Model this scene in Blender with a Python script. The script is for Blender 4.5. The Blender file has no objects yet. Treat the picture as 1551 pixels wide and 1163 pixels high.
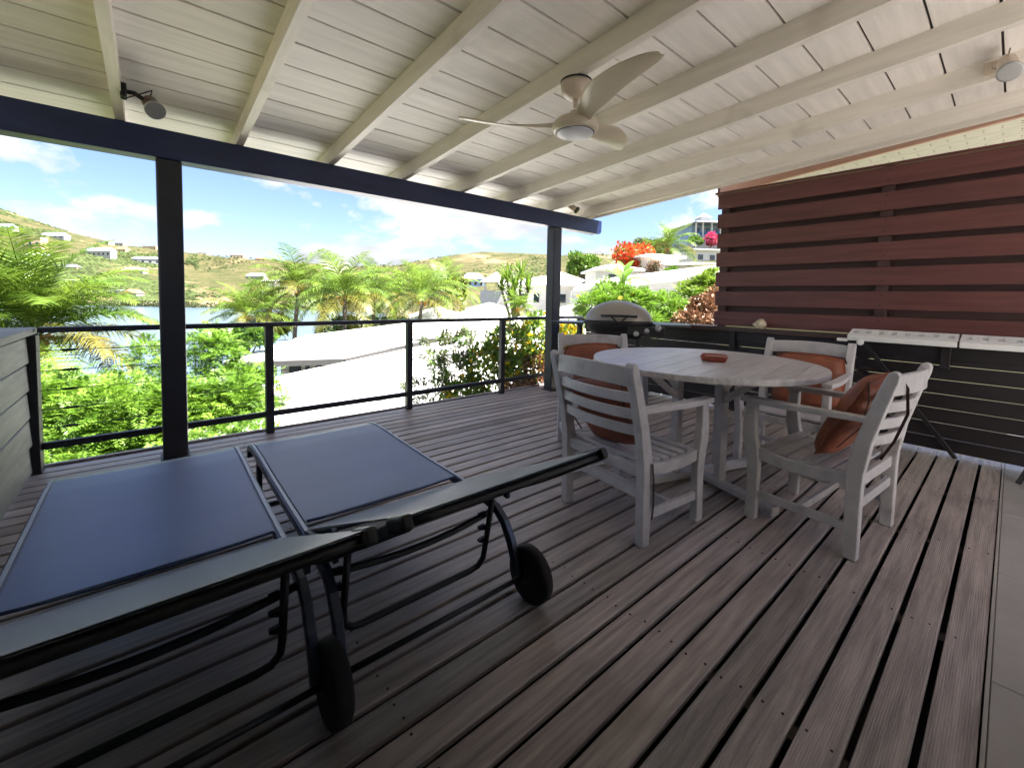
import bpy, bmesh, math, random
import numpy as np
from mathutils import Vector, Matrix, noise as mnoise
random.seed(7); RNG = np.random.default_rng(7)
scene = bpy.context.scene
COL = scene.collection
R = math.radians

# ---------------------------------------------------------------- camera
EYE = Vector((0.0, 0.0, 1.25))
YAW, PITCH, ROLL = R(40.2437), R(-3.0451), R(1.0334)
FPX, CX, CY, IW, IH = 643.29, 775.5, 485.4, 1551.0, 1163.0
_f = Vector((math.sin(YAW)*math.cos(PITCH), math.cos(YAW)*math.cos(PITCH), math.sin(PITCH)))
_r = Vector((math.cos(YAW), -math.sin(YAW), 0.0)); _u = _r.cross(_f)
RIGHT = (_r*math.cos(ROLL) + _u*math.sin(ROLL)).normalized()
UP = (-_r*math.sin(ROLL) + _u*math.cos(ROLL)).normalized()
FWD = _f.normalized()
cam_d = bpy.data.cameras.new('camera'); cam = bpy.data.objects.new('camera', cam_d); COL.objects.link(cam)
cam.matrix_world = Matrix(((RIGHT.x, UP.x, -FWD.x, EYE.x), (RIGHT.y, UP.y, -FWD.y, EYE.y), (RIGHT.z, UP.z, -FWD.z, EYE.z), (0, 0, 0, 1)))
cam_d.sensor_fit = 'HORIZONTAL'; cam_d.sensor_width = 36.0
cam_d.lens = 36.0*FPX/IW
cam_d.shift_y = -(IH/2-CY)/IW
cam_d.clip_start = 0.02; cam_d.clip_end = 9000
scene.camera = cam

def at(px, py, depth):
    """world point seen at photo pixel (px,py) at a given distance in front"""
    return EYE + depth*(FWD + RIGHT*((px-CX)/FPX) - UP*((py-CY)/FPX))
def horizon(px): return 441.35 + 0.01803*(px-231.0)
FH = Vector((math.sin(YAW), math.cos(YAW), 0)); RH = Vector((math.cos(YAW), -math.sin(YAW), 0))
HEAD = math.atan2(RH.y, RH.x)      # rotation that turns local +X to the view's right, local +Y away

# ---------------------------------------------------------------- world, sun, exposure
SUN_EL, SUN_AZ = R(65), R(140)      # azimuth from +Y clockwise: high, behind the house to the right
world = bpy.data.worlds.new('World'); scene.world = world; world.use_nodes = True
nt = world.node_tree; nt.nodes.clear()
def N(t, kind, **kw):
    n = t.nodes.new(kind)
    for k, v in kw.items(): setattr(n, k, v)
    return n
def L(t, a, ao, b, bi): t.links.new(a.outputs[ao], b.inputs[bi])
wo = N(nt, 'ShaderNodeOutputWorld'); bg = N(nt, 'ShaderNodeBackground'); bg.inputs['Strength'].default_value = 0.05
sky = N(nt, 'ShaderNodeTexSky'); sky.sky_type = 'NISHITA'; sky.sun_disc = False
sky.sun_elevation = SUN_EL; sky.sun_rotation = SUN_AZ; sky.air_density = 1.0; sky.dust_density = 0.6; sky.ozone_density = 1.2
tc = N(nt, 'ShaderNodeTexCoord')
mp = N(nt, 'ShaderNodeMapping'); mp.inputs['Scale'].default_value = (1.0, 1.0, 2.1); mp.inputs['Location'].default_value = (0.62, 0.25, 0.0)
n1 = N(nt, 'ShaderNodeTexNoise'); n1.inputs['Scale'].default_value = 4.2; n1.inputs['Detail'].default_value = 9; n1.inputs['Roughness'].default_value = 0.55; n1.inputs['Distortion'].default_value = 0.12
rp = N(nt, 'ShaderNodeValToRGB'); rp.color_ramp.elements[0].position = 0.475; rp.color_ramp.elements[1].position = 0.555
mp2 = N(nt, 'ShaderNodeMapping'); mp2.inputs['Scale'].default_value = (1.0, 1.0, 3.0); mp2.inputs['Location'].default_value = (0.35, 0.1, 0.09)
n2 = N(nt, 'ShaderNodeTexNoise'); n2.inputs['Scale'].default_value = 3.4; n2.inputs['Detail'].default_value = 6
rp2 = N(nt, 'ShaderNodeValToRGB'); rp2.color_ramp.elements[0].position = 0.40; rp2.color_ramp.elements[1].position = 0.62
rp2.color_ramp.elements[0].color = (4.2, 4.2, 4.25, 1); rp2.color_ramp.elements[1].color = (2.6, 2.7, 2.95, 1)
mx = N(nt, 'ShaderNodeMixRGB')
L(nt, tc, 'Generated', mp, 'Vector'); L(nt, mp, 'Vector', n1, 'Vector'); L(nt, n1, 'Fac', rp, 'Fac')
L(nt, tc, 'Generated', mp2, 'Vector'); L(nt, mp2, 'Vector', n2, 'Vector'); L(nt, n2, 'Fac', rp2, 'Fac')
tn = N(nt, 'ShaderNodeMixRGB', blend_type='MULTIPLY'); tn.inputs['Fac'].default_value = 1; tn.inputs['Color2'].default_value = (0.68, 0.71, 0.97, 1); L(nt, sky, 'Color', tn, 'Color1')
L(nt, rp, 'Color', mx, 'Fac'); L(nt, tn, 'Color', mx, 'Color1'); L(nt, rp2, 'Color', mx, 'Color2')
L(nt, mx, 'Color', bg, 'Color'); L(nt, bg, 'Background', wo, 'Surface')
sd = bpy.data.lights.new('sun', 'SUN'); sd.energy = 5.0; sd.angle = R(0.53); sd.color = (1.0, 0.95, 0.87)
sun = bpy.data.objects.new('sun', sd); COL.objects.link(sun)
sdir = Vector((math.sin(SUN_AZ)*math.cos(SUN_EL), math.cos(SUN_AZ)*math.cos(SUN_EL), math.sin(SUN_EL)))
sun.rotation_euler = (-sdir).to_track_quat('-Z', 'Y').to_euler()
scene.view_settings.view_transform = 'Standard'; scene.view_settings.look = 'None'
scene.view_settings.gamma = 1.0; scene.view_settings.use_curve_mapping = False
scene.view_settings.exposure = 2.65
scene.cycles.use_denoising = True
scene.cycles.max_bounces = 9; scene.cycles.diffuse_bounces = 6; scene.cycles.glossy_bounces = 4; scene.cycles.transmission_bounces = 4
scene.cycles.sample_clamp_indirect = 6.0

# ---------------------------------------------------------------- materials
MATS = {}
def mat(name, base, rough=0.6, var=0.0, vscale=6.0, dark=None, stretch=None, bump=0.0, bscale=60.0, metal=0.0, spec=None,
        island=0.0, trans=0.0, objrand=0.0, sheen=0.0, stain=None, coat=0.0, base2=None, rib=None):
    """procedural material: base colour with noise grain, optional stains, relief and per-piece tone"""
    if name in MATS: return MATS[name]
    m = bpy.data.materials.new(name); MATS[name] = m; m.use_nodes = True
    t = m.node_tree; b = t.nodes['Principled BSDF']; out = t.nodes['Material Output']
    b.inputs['Roughness'].default_value = rough; b.inputs['Metallic'].default_value = metal
    if spec is not None: b.inputs['Specular IOR Level'].default_value = spec
    if coat: b.inputs['Coat Weight'].default_value = coat
    if sheen: b.inputs['Sheen Weight'].default_value = sheen; b.inputs['Sheen Roughness'].default_value = 0.28; b.inputs['Sheen Tint'].default_value = (0.86, 0.93, 1.0, 1)
    co = N(t, 'ShaderNodeTexCoord'); mpn = N(t, 'ShaderNodeMapping')
    L(t, co, 'Object', mpn, 'Vector')
    if stretch: mpn.inputs['Scale'].default_value = stretch
    cur = None
    def rgb(c): 
        n = N(t, 'ShaderNodeRGB'); n.outputs[0].default_value = (*c, 1); return n, 0
    cur = rgb(base)
    if var > 0 or base2:
        nz = N(t, 'ShaderNodeTexNoise'); nz.inputs['Scale'].default_value = vscale; nz.inputs['Detail'].default_value = 6; nz.inputs['Roughness'].default_value = 0.6
        L(t, mpn, 'Vector', nz, 'Vector')
        if objrand or True:
            oi = N(t, 'ShaderNodeObjectInfo'); ad = N(t, 'ShaderNodeVectorMath', operation='ADD')
            mu = N(t, 'ShaderNodeMath', operation='MULTIPLY'); mu.inputs[1].default_value = 37.0
            L(t, oi, 'Random', mu, 0); L(t, mpn, 'Vector', ad, 0); L(t, mu, 0, ad, 1); L(t, ad, 'Vector', nz, 'Vector')
        cr = N(t, 'ShaderNodeValToRGB'); cr.color_ramp.elements[0].position = 0.32; cr.color_ramp.elements[1].position = 0.68
        lo = dark if dark else tuple(c*(1-var) for c in base); hi = base2 if base2 else tuple(min(1, c*(1+var*0.5)) for c in base)
        cr.color_ramp.elements[0].color = (*lo, 1); cr.color_ramp.elements[1].color = (*hi, 1)
        L(t, nz, 'Fac', cr, 'Fac'); cur = (cr, 0)
    if island or objrand:
        src = N(t, 'ShaderNodeNewGeometry') if island else N(t, 'ShaderNodeObjectInfo')
        sock = 'Random Per Island' if island else 'Random'
        amt = island or objrand
        mr = N(t, 'ShaderNodeMapRange'); mr.inputs['To Min'].default_value = 1-amt; mr.inputs['To Max'].default_value = 1+amt
        L(t, src, sock, mr, 'Value')
        mm = N(t, 'ShaderNodeMixRGB', blend_type='MULTIPLY'); mm.inputs['Fac'].default_value = 1
        t.links.new(cur[0].outputs[cur[1]], mm.inputs['Color1']); L(t, mr, 'Result', mm, 'Color2'); cur = (mm, 0)
    if stain:                                  # (colour, scale, lo, hi)
        sc_, ssc, lo_, hi_ = stain
        ns = N(t, 'ShaderNodeTexNoise'); ns.inputs['Scale'].default_value = ssc; ns.inputs['Detail'].default_value = 5
        g = N(t, 'ShaderNodeNewGeometry'); L(t, g, 'Position', ns, 'Vector')
        cs = N(t, 'ShaderNodeValToRGB'); cs.color_ramp.elements[0].position = lo_; cs.color_ramp.elements[1].position = hi_
        L(t, ns, 'Fac', cs, 'Fac')
        mm = N(t, 'ShaderNodeMixRGB'); t.links.new(cur[0].outputs[cur[1]], mm.inputs['Color1']); mm.inputs['Color2'].default_value = (*sc_, 1)
        L(t, cs, 'Color', mm, 'Fac'); cur = (mm, 0)
    t.links.new(cur[0].outputs[cur[1]], b.inputs['Base Color'])
    nrm = None
    if bump:
        nb = N(t, 'ShaderNodeTexNoise'); nb.inputs['Scale'].default_value = bscale; nb.inputs['Detail'].default_value = 4
        L(t, mpn, 'Vector', nb, 'Vector')
        bp = N(t, 'ShaderNodeBump'); bp.inputs['Strength'].default_value = bump; bp.inputs['Distance'].default_value = 0.01
        L(t, nb, 'Fac', bp, 'Height'); L(t, bp, 'Normal', b, 'Normal'); nrm = bp
    if rib:                                    # fine ribs along the piece: (axis, waves per metre, strength)
        ax, per, st = rib
        sx = N(t, 'ShaderNodeSeparateXYZ'); L(t, co, 'Object', sx, 'Vector')
        m1 = N(t, 'ShaderNodeMath', operation='MULTIPLY'); m1.inputs[1].default_value = per*2*math.pi
        m2 = N(t, 'ShaderNodeMath', operation='SINE')
        L(t, sx, ax, m1, 0); L(t, m1, 0, m2, 0)
        b2 = N(t, 'ShaderNodeBump'); b2.inputs['Strength'].default_value = st; b2.inputs['Distance'].default_value = 0.002
        L(t, m2, 0, b2, 'Height')
        if nrm: L(t, nrm, 'Normal', b2, 'Normal')
        L(t, b2, 'Normal', b, 'Normal')
    if trans:
        tr = N(t, 'ShaderNodeBsdfTranslucent'); ms = N(t, 'ShaderNodeMixShader'); ms.inputs[0].default_value = trans
        t.links.new(cur[0].outputs[cur[1]], tr.inputs['Color'])
        L(t, b, 'BSDF', ms, 1); L(t, tr, 'BSDF', ms, 2); L(t, ms, 'Shader', out, 'Surface')
    return m

WHITE = mat('white_painted_wood', (0.84, 0.79, 0.75), 0.55, var=0.12, vscale=3.0, stretch=(0.5, 6, 6), bump=0.10, bscale=18, objrand=0.05, stain=((0.45, 0.41, 0.34), 1.3, 0.62, 0.9))
RAFT = mat('white_painted_rafter', (0.83, 0.775, 0.72), 0.5, var=0.10, vscale=4.0, stretch=(6, 0.5, 6), bump=0.08, bscale=18, objrand=0.04, stain=((0.42, 0.38, 0.31), 2.2, 0.62, 0.9))
NAVY = mat('dark_navy_paint', (0.017, 0.030, 0.105), 0.34, var=0.3, vscale=3, stretch=(1, 6, 6), bump=0.05, bscale=30)
CHAR = mat('charcoal_paint', (0.022, 0.024, 0.034), 0.42, var=0.3, vscale=5, bump=0.06, bscale=40)
DECK = mat('weathered_decking', (0.38, 0.325, 0.305), 0.45, var=0.42, vscale=5.0, stretch=(0.55, 9, 9), bump=0.22, bscale=26, objrand=0.20, stain=((0.17, 0.14, 0.128), 2.1, 0.55, 0.82), rib=('Y', 150, 0.55))
DECKS = mat('weathered_decking_smooth', (0.42, 0.36, 0.34), 0.36, var=0.42, vscale=5.0, stretch=(0.55, 9, 9), bump=0.22, bscale=26, objrand=0.18, stain=((0.19, 0.155, 0.14), 2.1, 0.55, 0.82))
JOIST = mat('old_joist_wood', (0.05, 0.042, 0.038), 0.8, var=0.4)
FENCE = mat('red_brown_stained_boards', (0.118, 0.040, 0.038), 0.38, var=0.28, vscale=3, stretch=(8, 0.6, 8), bump=0.07, bscale=30, objrand=0.10)
FENCEB = mat('dark_brown_boards', (0.06, 0.027, 0.026), 0.5, var=0.3, vscale=3, stretch=(8, 0.6, 8), bump=0.07)
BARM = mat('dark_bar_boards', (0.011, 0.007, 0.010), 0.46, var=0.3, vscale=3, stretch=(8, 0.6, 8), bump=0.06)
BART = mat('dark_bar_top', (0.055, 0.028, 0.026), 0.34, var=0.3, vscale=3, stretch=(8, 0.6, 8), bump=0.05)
PARA = mat('grey_parapet_boards', (0.26, 0.27, 0.235), 0.6, var=0.25, vscale=5, stretch=(6, 0.6, 6), bump=0.12, objrand=0.08)
CHAIR = mat('grey_washed_wood', (0.51, 0.495, 0.51), 0.5, var=0.14, vscale=5, stretch=(2, 2, 2), bump=0.12, bscale=35, objrand=0.07, stain=((0.31, 0.30, 0.32), 7, 0.58, 0.82))
TABLE = mat('white_washed_tabletop', (0.58, 0.56, 0.555), 0.36, var=0.28, vscale=6, stretch=(0.6, 9, 4), bump=0.10, bscale=30, objrand=0.07)
LEATH = mat('brown_leather', (0.235, 0.066, 0.030), 0.50, var=0.25, vscale=9, bump=0.15, bscale=90, stain=((0.12, 0.035, 0.02), 9, 0.56, 0.8))
STRAP = mat('dark_brown_strap', (0.035, 0.014, 0.010), 0.6, var=0.2)
SLING = mat('navy_sling_fabric', (0.008, 0.036, 0.135), 0.34, var=0.18, vscale=3, bump=0.05, bscale=400, spec=0.8, sheen=0.7)
SLINGP = mat('grey_blue_piping', (0.36, 0.42, 0.52), 0.35, var=0.1)
ALU = mat('dark_aluminium', (0.045, 0.055, 0.085), 0.30, var=0.15, metal=0.5, bump=0.02)
BLACK = mat('black_plastic', (0.012, 0.012, 0.014), 0.5, var=0.2, bump=0.05, bscale=120)
RUBBER = mat('black_rubber', (0.014, 0.013, 0.014), 0.8, var=0.3, bump=0.1, bscale=120)
CREAM = mat('cream_plastic', (0.62, 0.54, 0.42), 0.32, var=0.06, vscale=2)
CREAM2 = mat('cream_satin_metal', (0.58, 0.49, 0.40), 0.38, var=0.08, vscale=3)
OPAL = mat('opal_diffuser', (0.66, 0.66, 0.72), 0.35, var=0.04)
BRONZE = mat('bronze_spot_body', (0.15, 0.075, 0.055), 0.45, var=0.3, vscale=14, metal=0.3)
STEEL = mat('steel_cable', (0.12, 0.12, 0.12), 0.4, metal=0.9, var=0.1)
LIDM = mat('taupe_cast_lid', (0.36, 0.335, 0.30), 0.40, var=0.08, vscale=3, metal=0.25)
KNOB = mat('silver_knob', (0.42, 0.42, 0.42), 0.35, var=0.1, metal=0.5)
TERRA = mat('terracotta_glaze', (0.27, 0.052, 0.032), 0.30, var=0.25, vscale=12)
ASH = mat('pale_ash', (0.62, 0.58, 0.50), 0.8, var=0.3, vscale=40)
RACKM = mat('white_rack_plastic', (0.74, 0.75, 0.75), 0.42, var=0.05)
SHELL = mat('cream_seashell', (0.66, 0.56, 0.42), 0.55, var=0.25, vscale=18, bump=0.3, bscale=40)
TILE = mat('grey_floor_tile', (0.35, 0.335, 0.325), 0.42, var=0.12, vscale=4, bump=0.03, objrand=0.05)
HOUSE = mat('cream_render', (0.70, 0.68, 0.64), 0.8, var=0.1, vscale=2, bump=0.2)
PINK = mat('pink_fascia_paint', (0.66, 0.40, 0.32), 0.5, var=0.08)
SOFF = mat('white_soffit', (0.74, 0.72, 0.70), 0.5, var=0.08)
DOT = mat('dark_vent_hole', (0.12, 0.10, 0.09), 0.7, var=0.2)
GLASS = mat('dark_window_glass', (0.03, 0.045, 0.055), 0.08, var=0.2, spec=0.8)
RWHITE = mat('white_roof_sheet', (0.80, 0.795, 0.78), 0.45, var=0.06, vscale=2, objrand=0.03, stain=((0.52, 0.50, 0.46), 1.1, 0.62, 0.95))
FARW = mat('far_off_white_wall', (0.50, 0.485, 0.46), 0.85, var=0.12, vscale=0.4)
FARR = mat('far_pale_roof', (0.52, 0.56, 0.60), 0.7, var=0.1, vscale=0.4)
WWALL = mat('white_house_wall', (0.74, 0.72, 0.68), 0.8, var=0.08, vscale=2, bump=0.1)
GWALL = mat('pale_grey_wall', (0.42, 0.42, 0.41), 0.85, var=0.2, vscale=3, bump=0.3)
SANDW = mat('sand_house_wall', (0.62, 0.46, 0.28), 0.85, var=0.12, vscale=2)
PWALL = mat('blush_house_wall', (0.68, 0.58, 0.50), 0.85, var=0.08)
BLUEW = mat('pale_blue_wall', (0.34, 0.48, 0.62), 0.8, var=0.1)
BLUED = mat('deep_blue_rail', (0.06, 0.13, 0.25), 0.6, var=0.1)
RBLUE = mat('pale_blue_roof', (0.42, 0.62, 0.78), 0.5, var=0.08)
RTERR = mat('terracotta_roof', (0.42, 0.18, 0.10), 0.8, var=0.2, vscale=4)
RGREEN = mat('pale_green_roof', (0.42, 0.62, 0.47), 0.6, var=0.1)
RGREY = mat('grey_shingle_roof', (0.24, 0.27, 0.31), 0.7, var=0.15)
ORANGE = mat('orange_awning', (0.62, 0.13, 0.05), 0.7, var=0.1)
TRUNK = mat('palm_trunk_bark', (0.20, 0.165, 0.13), 0.85, var=0.35, vscale=9, stretch=(1, 1, 6), bump=0.5, bscale=20)
TWIG = mat('brown_twig', (0.12, 0.085, 0.06), 0.85, var=0.3)
def leafmat(n, c, isl=0.35, tr=0.35, base2=None, vs=0.8):
    return mat(n, c, 0.45, island=isl, trans=tr, var=0.25, vscale=vs, base2=base2)
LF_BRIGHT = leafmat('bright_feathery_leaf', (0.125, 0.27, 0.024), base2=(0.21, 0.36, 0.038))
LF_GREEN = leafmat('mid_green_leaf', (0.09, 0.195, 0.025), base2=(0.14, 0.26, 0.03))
LF_LIME = leafmat('lime_leaf', (0.19, 0.29, 0.035))
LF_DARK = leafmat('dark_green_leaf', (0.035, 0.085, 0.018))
LF_OLIVE = leafmat('olive_leaf', (0.10, 0.115, 0.045))
LF_PALM = leafmat('palm_leaflet', (0.09, 0.19, 0.024), isl=0.4, base2=(0.20, 0.29, 0.035), vs=0.6)
LF_PALMY = leafmat('yellow_palm_leaflet', (0.24, 0.20, 0.03), isl=0.35, base2=(0.15, 0.18, 0.03))
LF_BROWN = leafmat('dry_brown_leaf', (0.23, 0.115, 0.06), isl=0.4, tr=0.2)
LF_RED = leafmat('scarlet_blossom', (0.62, 0.075, 0.015), isl=0.3, tr=0.35)
LF_YEL = leafmat('yellow_blossom', (0.75, 0.50, 0.02), isl=0.2, tr=0.35)
LF_PINK = leafmat('magenta_blossom', (0.60, 0.05, 0.17), isl=0.25, tr=0.35)
LF_WHITE = leafmat('white_blossom', (0.75, 0.72, 0.68), isl=0.1, tr=0.3)
COCO = mat('orange_coconut_stalk', (0.42, 0.20, 0.04), 0.6, var=0.3, vscale=12)

# ---------------------------------------------------------------- mesh helpers
class MB:
    def __init__(s): s.v = []; s.f = []
    def add(s, vs, fs):
        o = len(s.v); s.v += [tuple(v) for v in vs]; s.f += [tuple(i+o for i in f) for f in fs]; return s
    def box(s, x0, x1, y0, y1, z0, z1, M=None):
        vs = [Vector((x, y, z)) for z in (z0, z1) for y in (y0, y1) for x in (x0, x1)]
        if M is not None: vs = [M @ v for v in vs]
        return s.add(vs, [(0, 2, 3, 1), (4, 5, 7, 6), (0, 1, 5, 4), (2, 6, 7, 3), (0, 4, 6, 2), (1, 3, 7, 5)])
    def cbox(s, c, size, M=None):
        return s.box(c[0]-size[0]/2, c[0]+size[0]/2, c[1]-size[1]/2, c[1]+size[1]/2, c[2]-size[2]/2, c[2]+size[2]/2, M)
    def tube(s, pts, r, seg=8, cap=True):
        pts = [Vector(p) for p in pts]; n = len(pts); rs = r if isinstance(r, (list, tuple)) else [r]*n
        tang = []
        for i in range(n):
            a = pts[max(0, i-1)]; b = pts[min(n-1, i+1)]; tang.append((b-a).normalized())
        ref = Vector((0, 0, 1)) if abs(tang[0].z) < 0.9 else Vector((1, 0, 0))
        nx = tang[0].cross(ref).normalized(); vs = []
        for i in range(n):
            nx = (nx - tang[i]*nx.dot(tang[i])).normalized(); ny = tang[i].cross(nx)
            for k in range(seg):
                a = 2*math.pi*k/seg; vs.append(pts[i] + (nx*math.cos(a)+ny*math.sin(a))*rs[i])
        fs = []
        for i in range(n-1):
            for k in range(seg):
                k2 = (k+1) % seg; fs.append((i*seg+k, i*seg+k2, (i+1)*seg+k2, (i+1)*seg+k))
        if cap: fs.append(tuple(range(seg-1, -1, -1))); fs.append(tuple((n-1)*seg+k for k in range(seg)))
        return s.add(vs, fs)
    def sweep(s, pts, side, w, t):
        """rectangular section: w along 'side', t along the normal"""
        pts = [Vector(p) for p in pts]; n = len(pts); side = Vector(side).normalized(); vs = []
        ws = w if isinstance(w, (list, tuple)) else [w]*n; ts = t if isinstance(t, (list, tuple)) else [t]*n
        for i in range(n):
            tg = (pts[min(n-1, i+1)]-pts[max(0, i-1)]).normalized()
            sd_ = (side - tg*side.dot(tg)).normalized(); nn = sd_.cross(tg).normalized()
            for a, b in ((-1, -1), (1, -1), (1, 1), (-1, 1)): vs.append(pts[i]+sd_*(a*ws[i]/2)+nn*(b*ts[i]/2))
        fs = [(3, 2, 1, 0), tuple((n-1)*4+k for k in range(4))]
        for i in range(n-1):
            for k in range(4): fs.append((i*4+k, i*4+(k+1) % 4, (i+1)*4+(k+1) % 4, (i+1)*4+k))
        return s.add(vs, fs)
    def lathe(s, prof, seg=24, c=(0, 0, 0), M=None):
        n = len(prof); vs = []
        for r_, z in prof:
            for k in range(seg):
                a = 2*math.pi*k/seg; v = Vector((c[0]+r_*math.cos(a), c[1]+r_*math.sin(a), c[2]+z)); vs.append(M @ v if M is not None else v)
        fs = [tuple(range(seg-1, -1, -1)), tuple((n-1)*seg+k for k in range(seg))]
        for i in range(n-1):
            for k in range(seg):
                k2 = (k+1) % seg; fs.append((i*seg+k, i*seg+k2, (i+1)*seg+k2, (i+1)*seg+k))
        return s.add(vs, fs)
    def prism(s, poly, h0, h1, M=None):
        n = len(poly); vs = [Vector((p[0], p[1], h0)) for p in poly]+[Vector((p[0], p[1], h1)) for p in poly]
        if M is not None: vs = [M @ v for v in vs]
        fs = [tuple(range(n-1, -1, -1)), tuple(range(n, 2*n))]+[(k, (k+1) % n, n+(k+1) % n, n+k) for k in range(n)]
        return s.add(vs, fs)
    def mesh(s, name, m, smooth=False):
        me = bpy.data.meshes.new(name); me.from_pydata(s.v, [], s.f); me.update()
        if m: me.materials.append(m)
        if smooth: me.polygons.foreach_set('use_smooth', [True]*len(me.polygons))
        return me
    def build(s, name, m, parent=None, bevel=0.0, smooth=False, seg=2, recalc=True):
        me = s.mesh(name, m, smooth)
        if recalc:
            bm = bmesh.new(); bm.from_mesh(me); bmesh.ops.recalc_face_normals(bm, faces=bm.faces); bm.to_mesh(me); bm.free()
        return place(name, me, parent, bevel, seg)
def place(name, me, parent=None, bevel=0.0, seg=2):
    o = bpy.data.objects.new(name, me); COL.objects.link(o)
    if parent is not None: o.parent = parent
    if bevel > 0:
        b = o.modifiers.new('bevel', 'BEVEL'); b.width = bevel; b.segments = seg; b.limit_method = 'ANGLE'; b.angle_limit = R(40)
    return o
def npmesh(name, V, F, m, k):
    """fast mesh from numpy: F is (n,k) polygons"""
    me = bpy.data.meshes.new(name); V = np.asarray(V, np.float32); F = np.asarray(F, np.int32)
    me.vertices.add(len(V)); me.vertices.foreach_set('co', V.ravel())
    me.loops.add(F.size); me.loops.foreach_set('vertex_index', F.ravel())
    me.polygons.add(len(F)); me.polygons.foreach_set('loop_start', np.arange(0, F.size, k, dtype=np.int32)); me.polygons.foreach_set('loop_total', np.full(len(F), k, np.int32))
    me.update(); me.validate()
    if m: me.materials.append(m)
    return me
def tag(o, label=None, cat=None, group=None, kind=None):
    if label: o['label'] = label
    if cat: o['category'] = cat
    if group: o['group'] = group
    if kind: o['kind'] = kind
    return o
def empty(name, loc=(0, 0, 0), rz=0.0, label=None, cat=None, group=None, kind=None):
    o = bpy.data.objects.new(name, None); COL.objects.link(o); o.location = loc; o.rotation_euler = (0, 0, rz); o.empty_display_size = 0.1
    return tag(o, label, cat, group, kind)
def copy_tree(o, parent=None):
    c = o.copy(); COL.objects.link(c); c.parent = parent
    for ch in o.children: copy_tree(ch, c)
    return c

# ================================================================ SETTING: terrain and water
WATER_Z = -14.75
def interp(x, xs, ys): return float(np.interp(x, xs, ys))
SKY_X = [-900, 0, 60, 120, 180, 240, 300, 400, 480, 540, 600, 640, 690, 730, 800, 850, 880, 930, 1000, 1100, 2200]
SKY_Y = [255, 314, 337, 356, 373, 378, 385, 392, 401, 404, 401, 394, 386, 382, 385, 388, 384, 387, 385, 380, 380]
NEAR = {  # ground profile along the distance for a few bearings (photo columns)
    -400: ([0, 6, 15, 40, 62, 430, 455], [-3.2, -3.2, -6.5, -12.5, -15.6, -16, -14.6]),
    350: ([0, 6, 15, 40, 75, 430, 455], [-3.2, -3.2, -6.0, -11, -15.6, -16, -14.6]),
    560: ([0, 6, 15, 40, 100, 380, 440], [-3.2, -3.4, -5.2, -9.0, -15.4, -15.6, -13.5]),
    700: ([0, 6, 20, 50, 120, 250, 420], [-3.2, -3.6, -4.6, -6.0, -8.5, -8.0, -4]),
    900: ([0, 6, 20, 50, 120, 250, 420], [-3.0, -2.6, -2.3, -1.6, -0.5, 3, 14]),
    1070: ([0, 6, 15, 30, 55, 80, 420], [-2.6, -1.9, -1.2, 0.6, 7.6, 9.0, 16]),
    2000: ([0, 6, 15, 30, 55, 80, 420], [-2.6, -1.9, -1.2, 0.6, 7.6, 9.0, 16])}
def terrain_z(px, d):
    ks = sorted(NEAR); px = min(max(px, ks[0]), ks[-1])
    for a, b in zip(ks[:-1], ks[1:]):
        if a <= px <= b: break
    t = (px-a)/(b-a); t = t*t*(3-2*t)
    shore = NEAR[a][0][-1]*(1-t)+NEAR[b][0][-1]*t
    if d <= shore: return interp(d, *NEAR[a])*(1-t)+interp(d, *NEAR[b])*t
    z0 = NEAR[a][1][-1]*(1-t)+NEAR[b][1][-1]*t
    ridge = interp(px, [-900, 300, 600, 2200], [1050, 950, 800, 760])
    zr = EYE.z + ridge*(horizon(px)-interp(px, SKY_X, SKY_Y))/FPX
    if d <= ridge:
        s = (d-shore)/(ridge-shore); e = interp(px, [-900, 200, 330, 480, 650, 2200], [1.0, 1.15, 1.7, 1.6, 1.0, 0.9])
        return z0+(zr-z0)*(s**e)
    return zr-(d-ridge)*0.16
def ground_at(px, d): return terrain_z(px, d)
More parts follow.
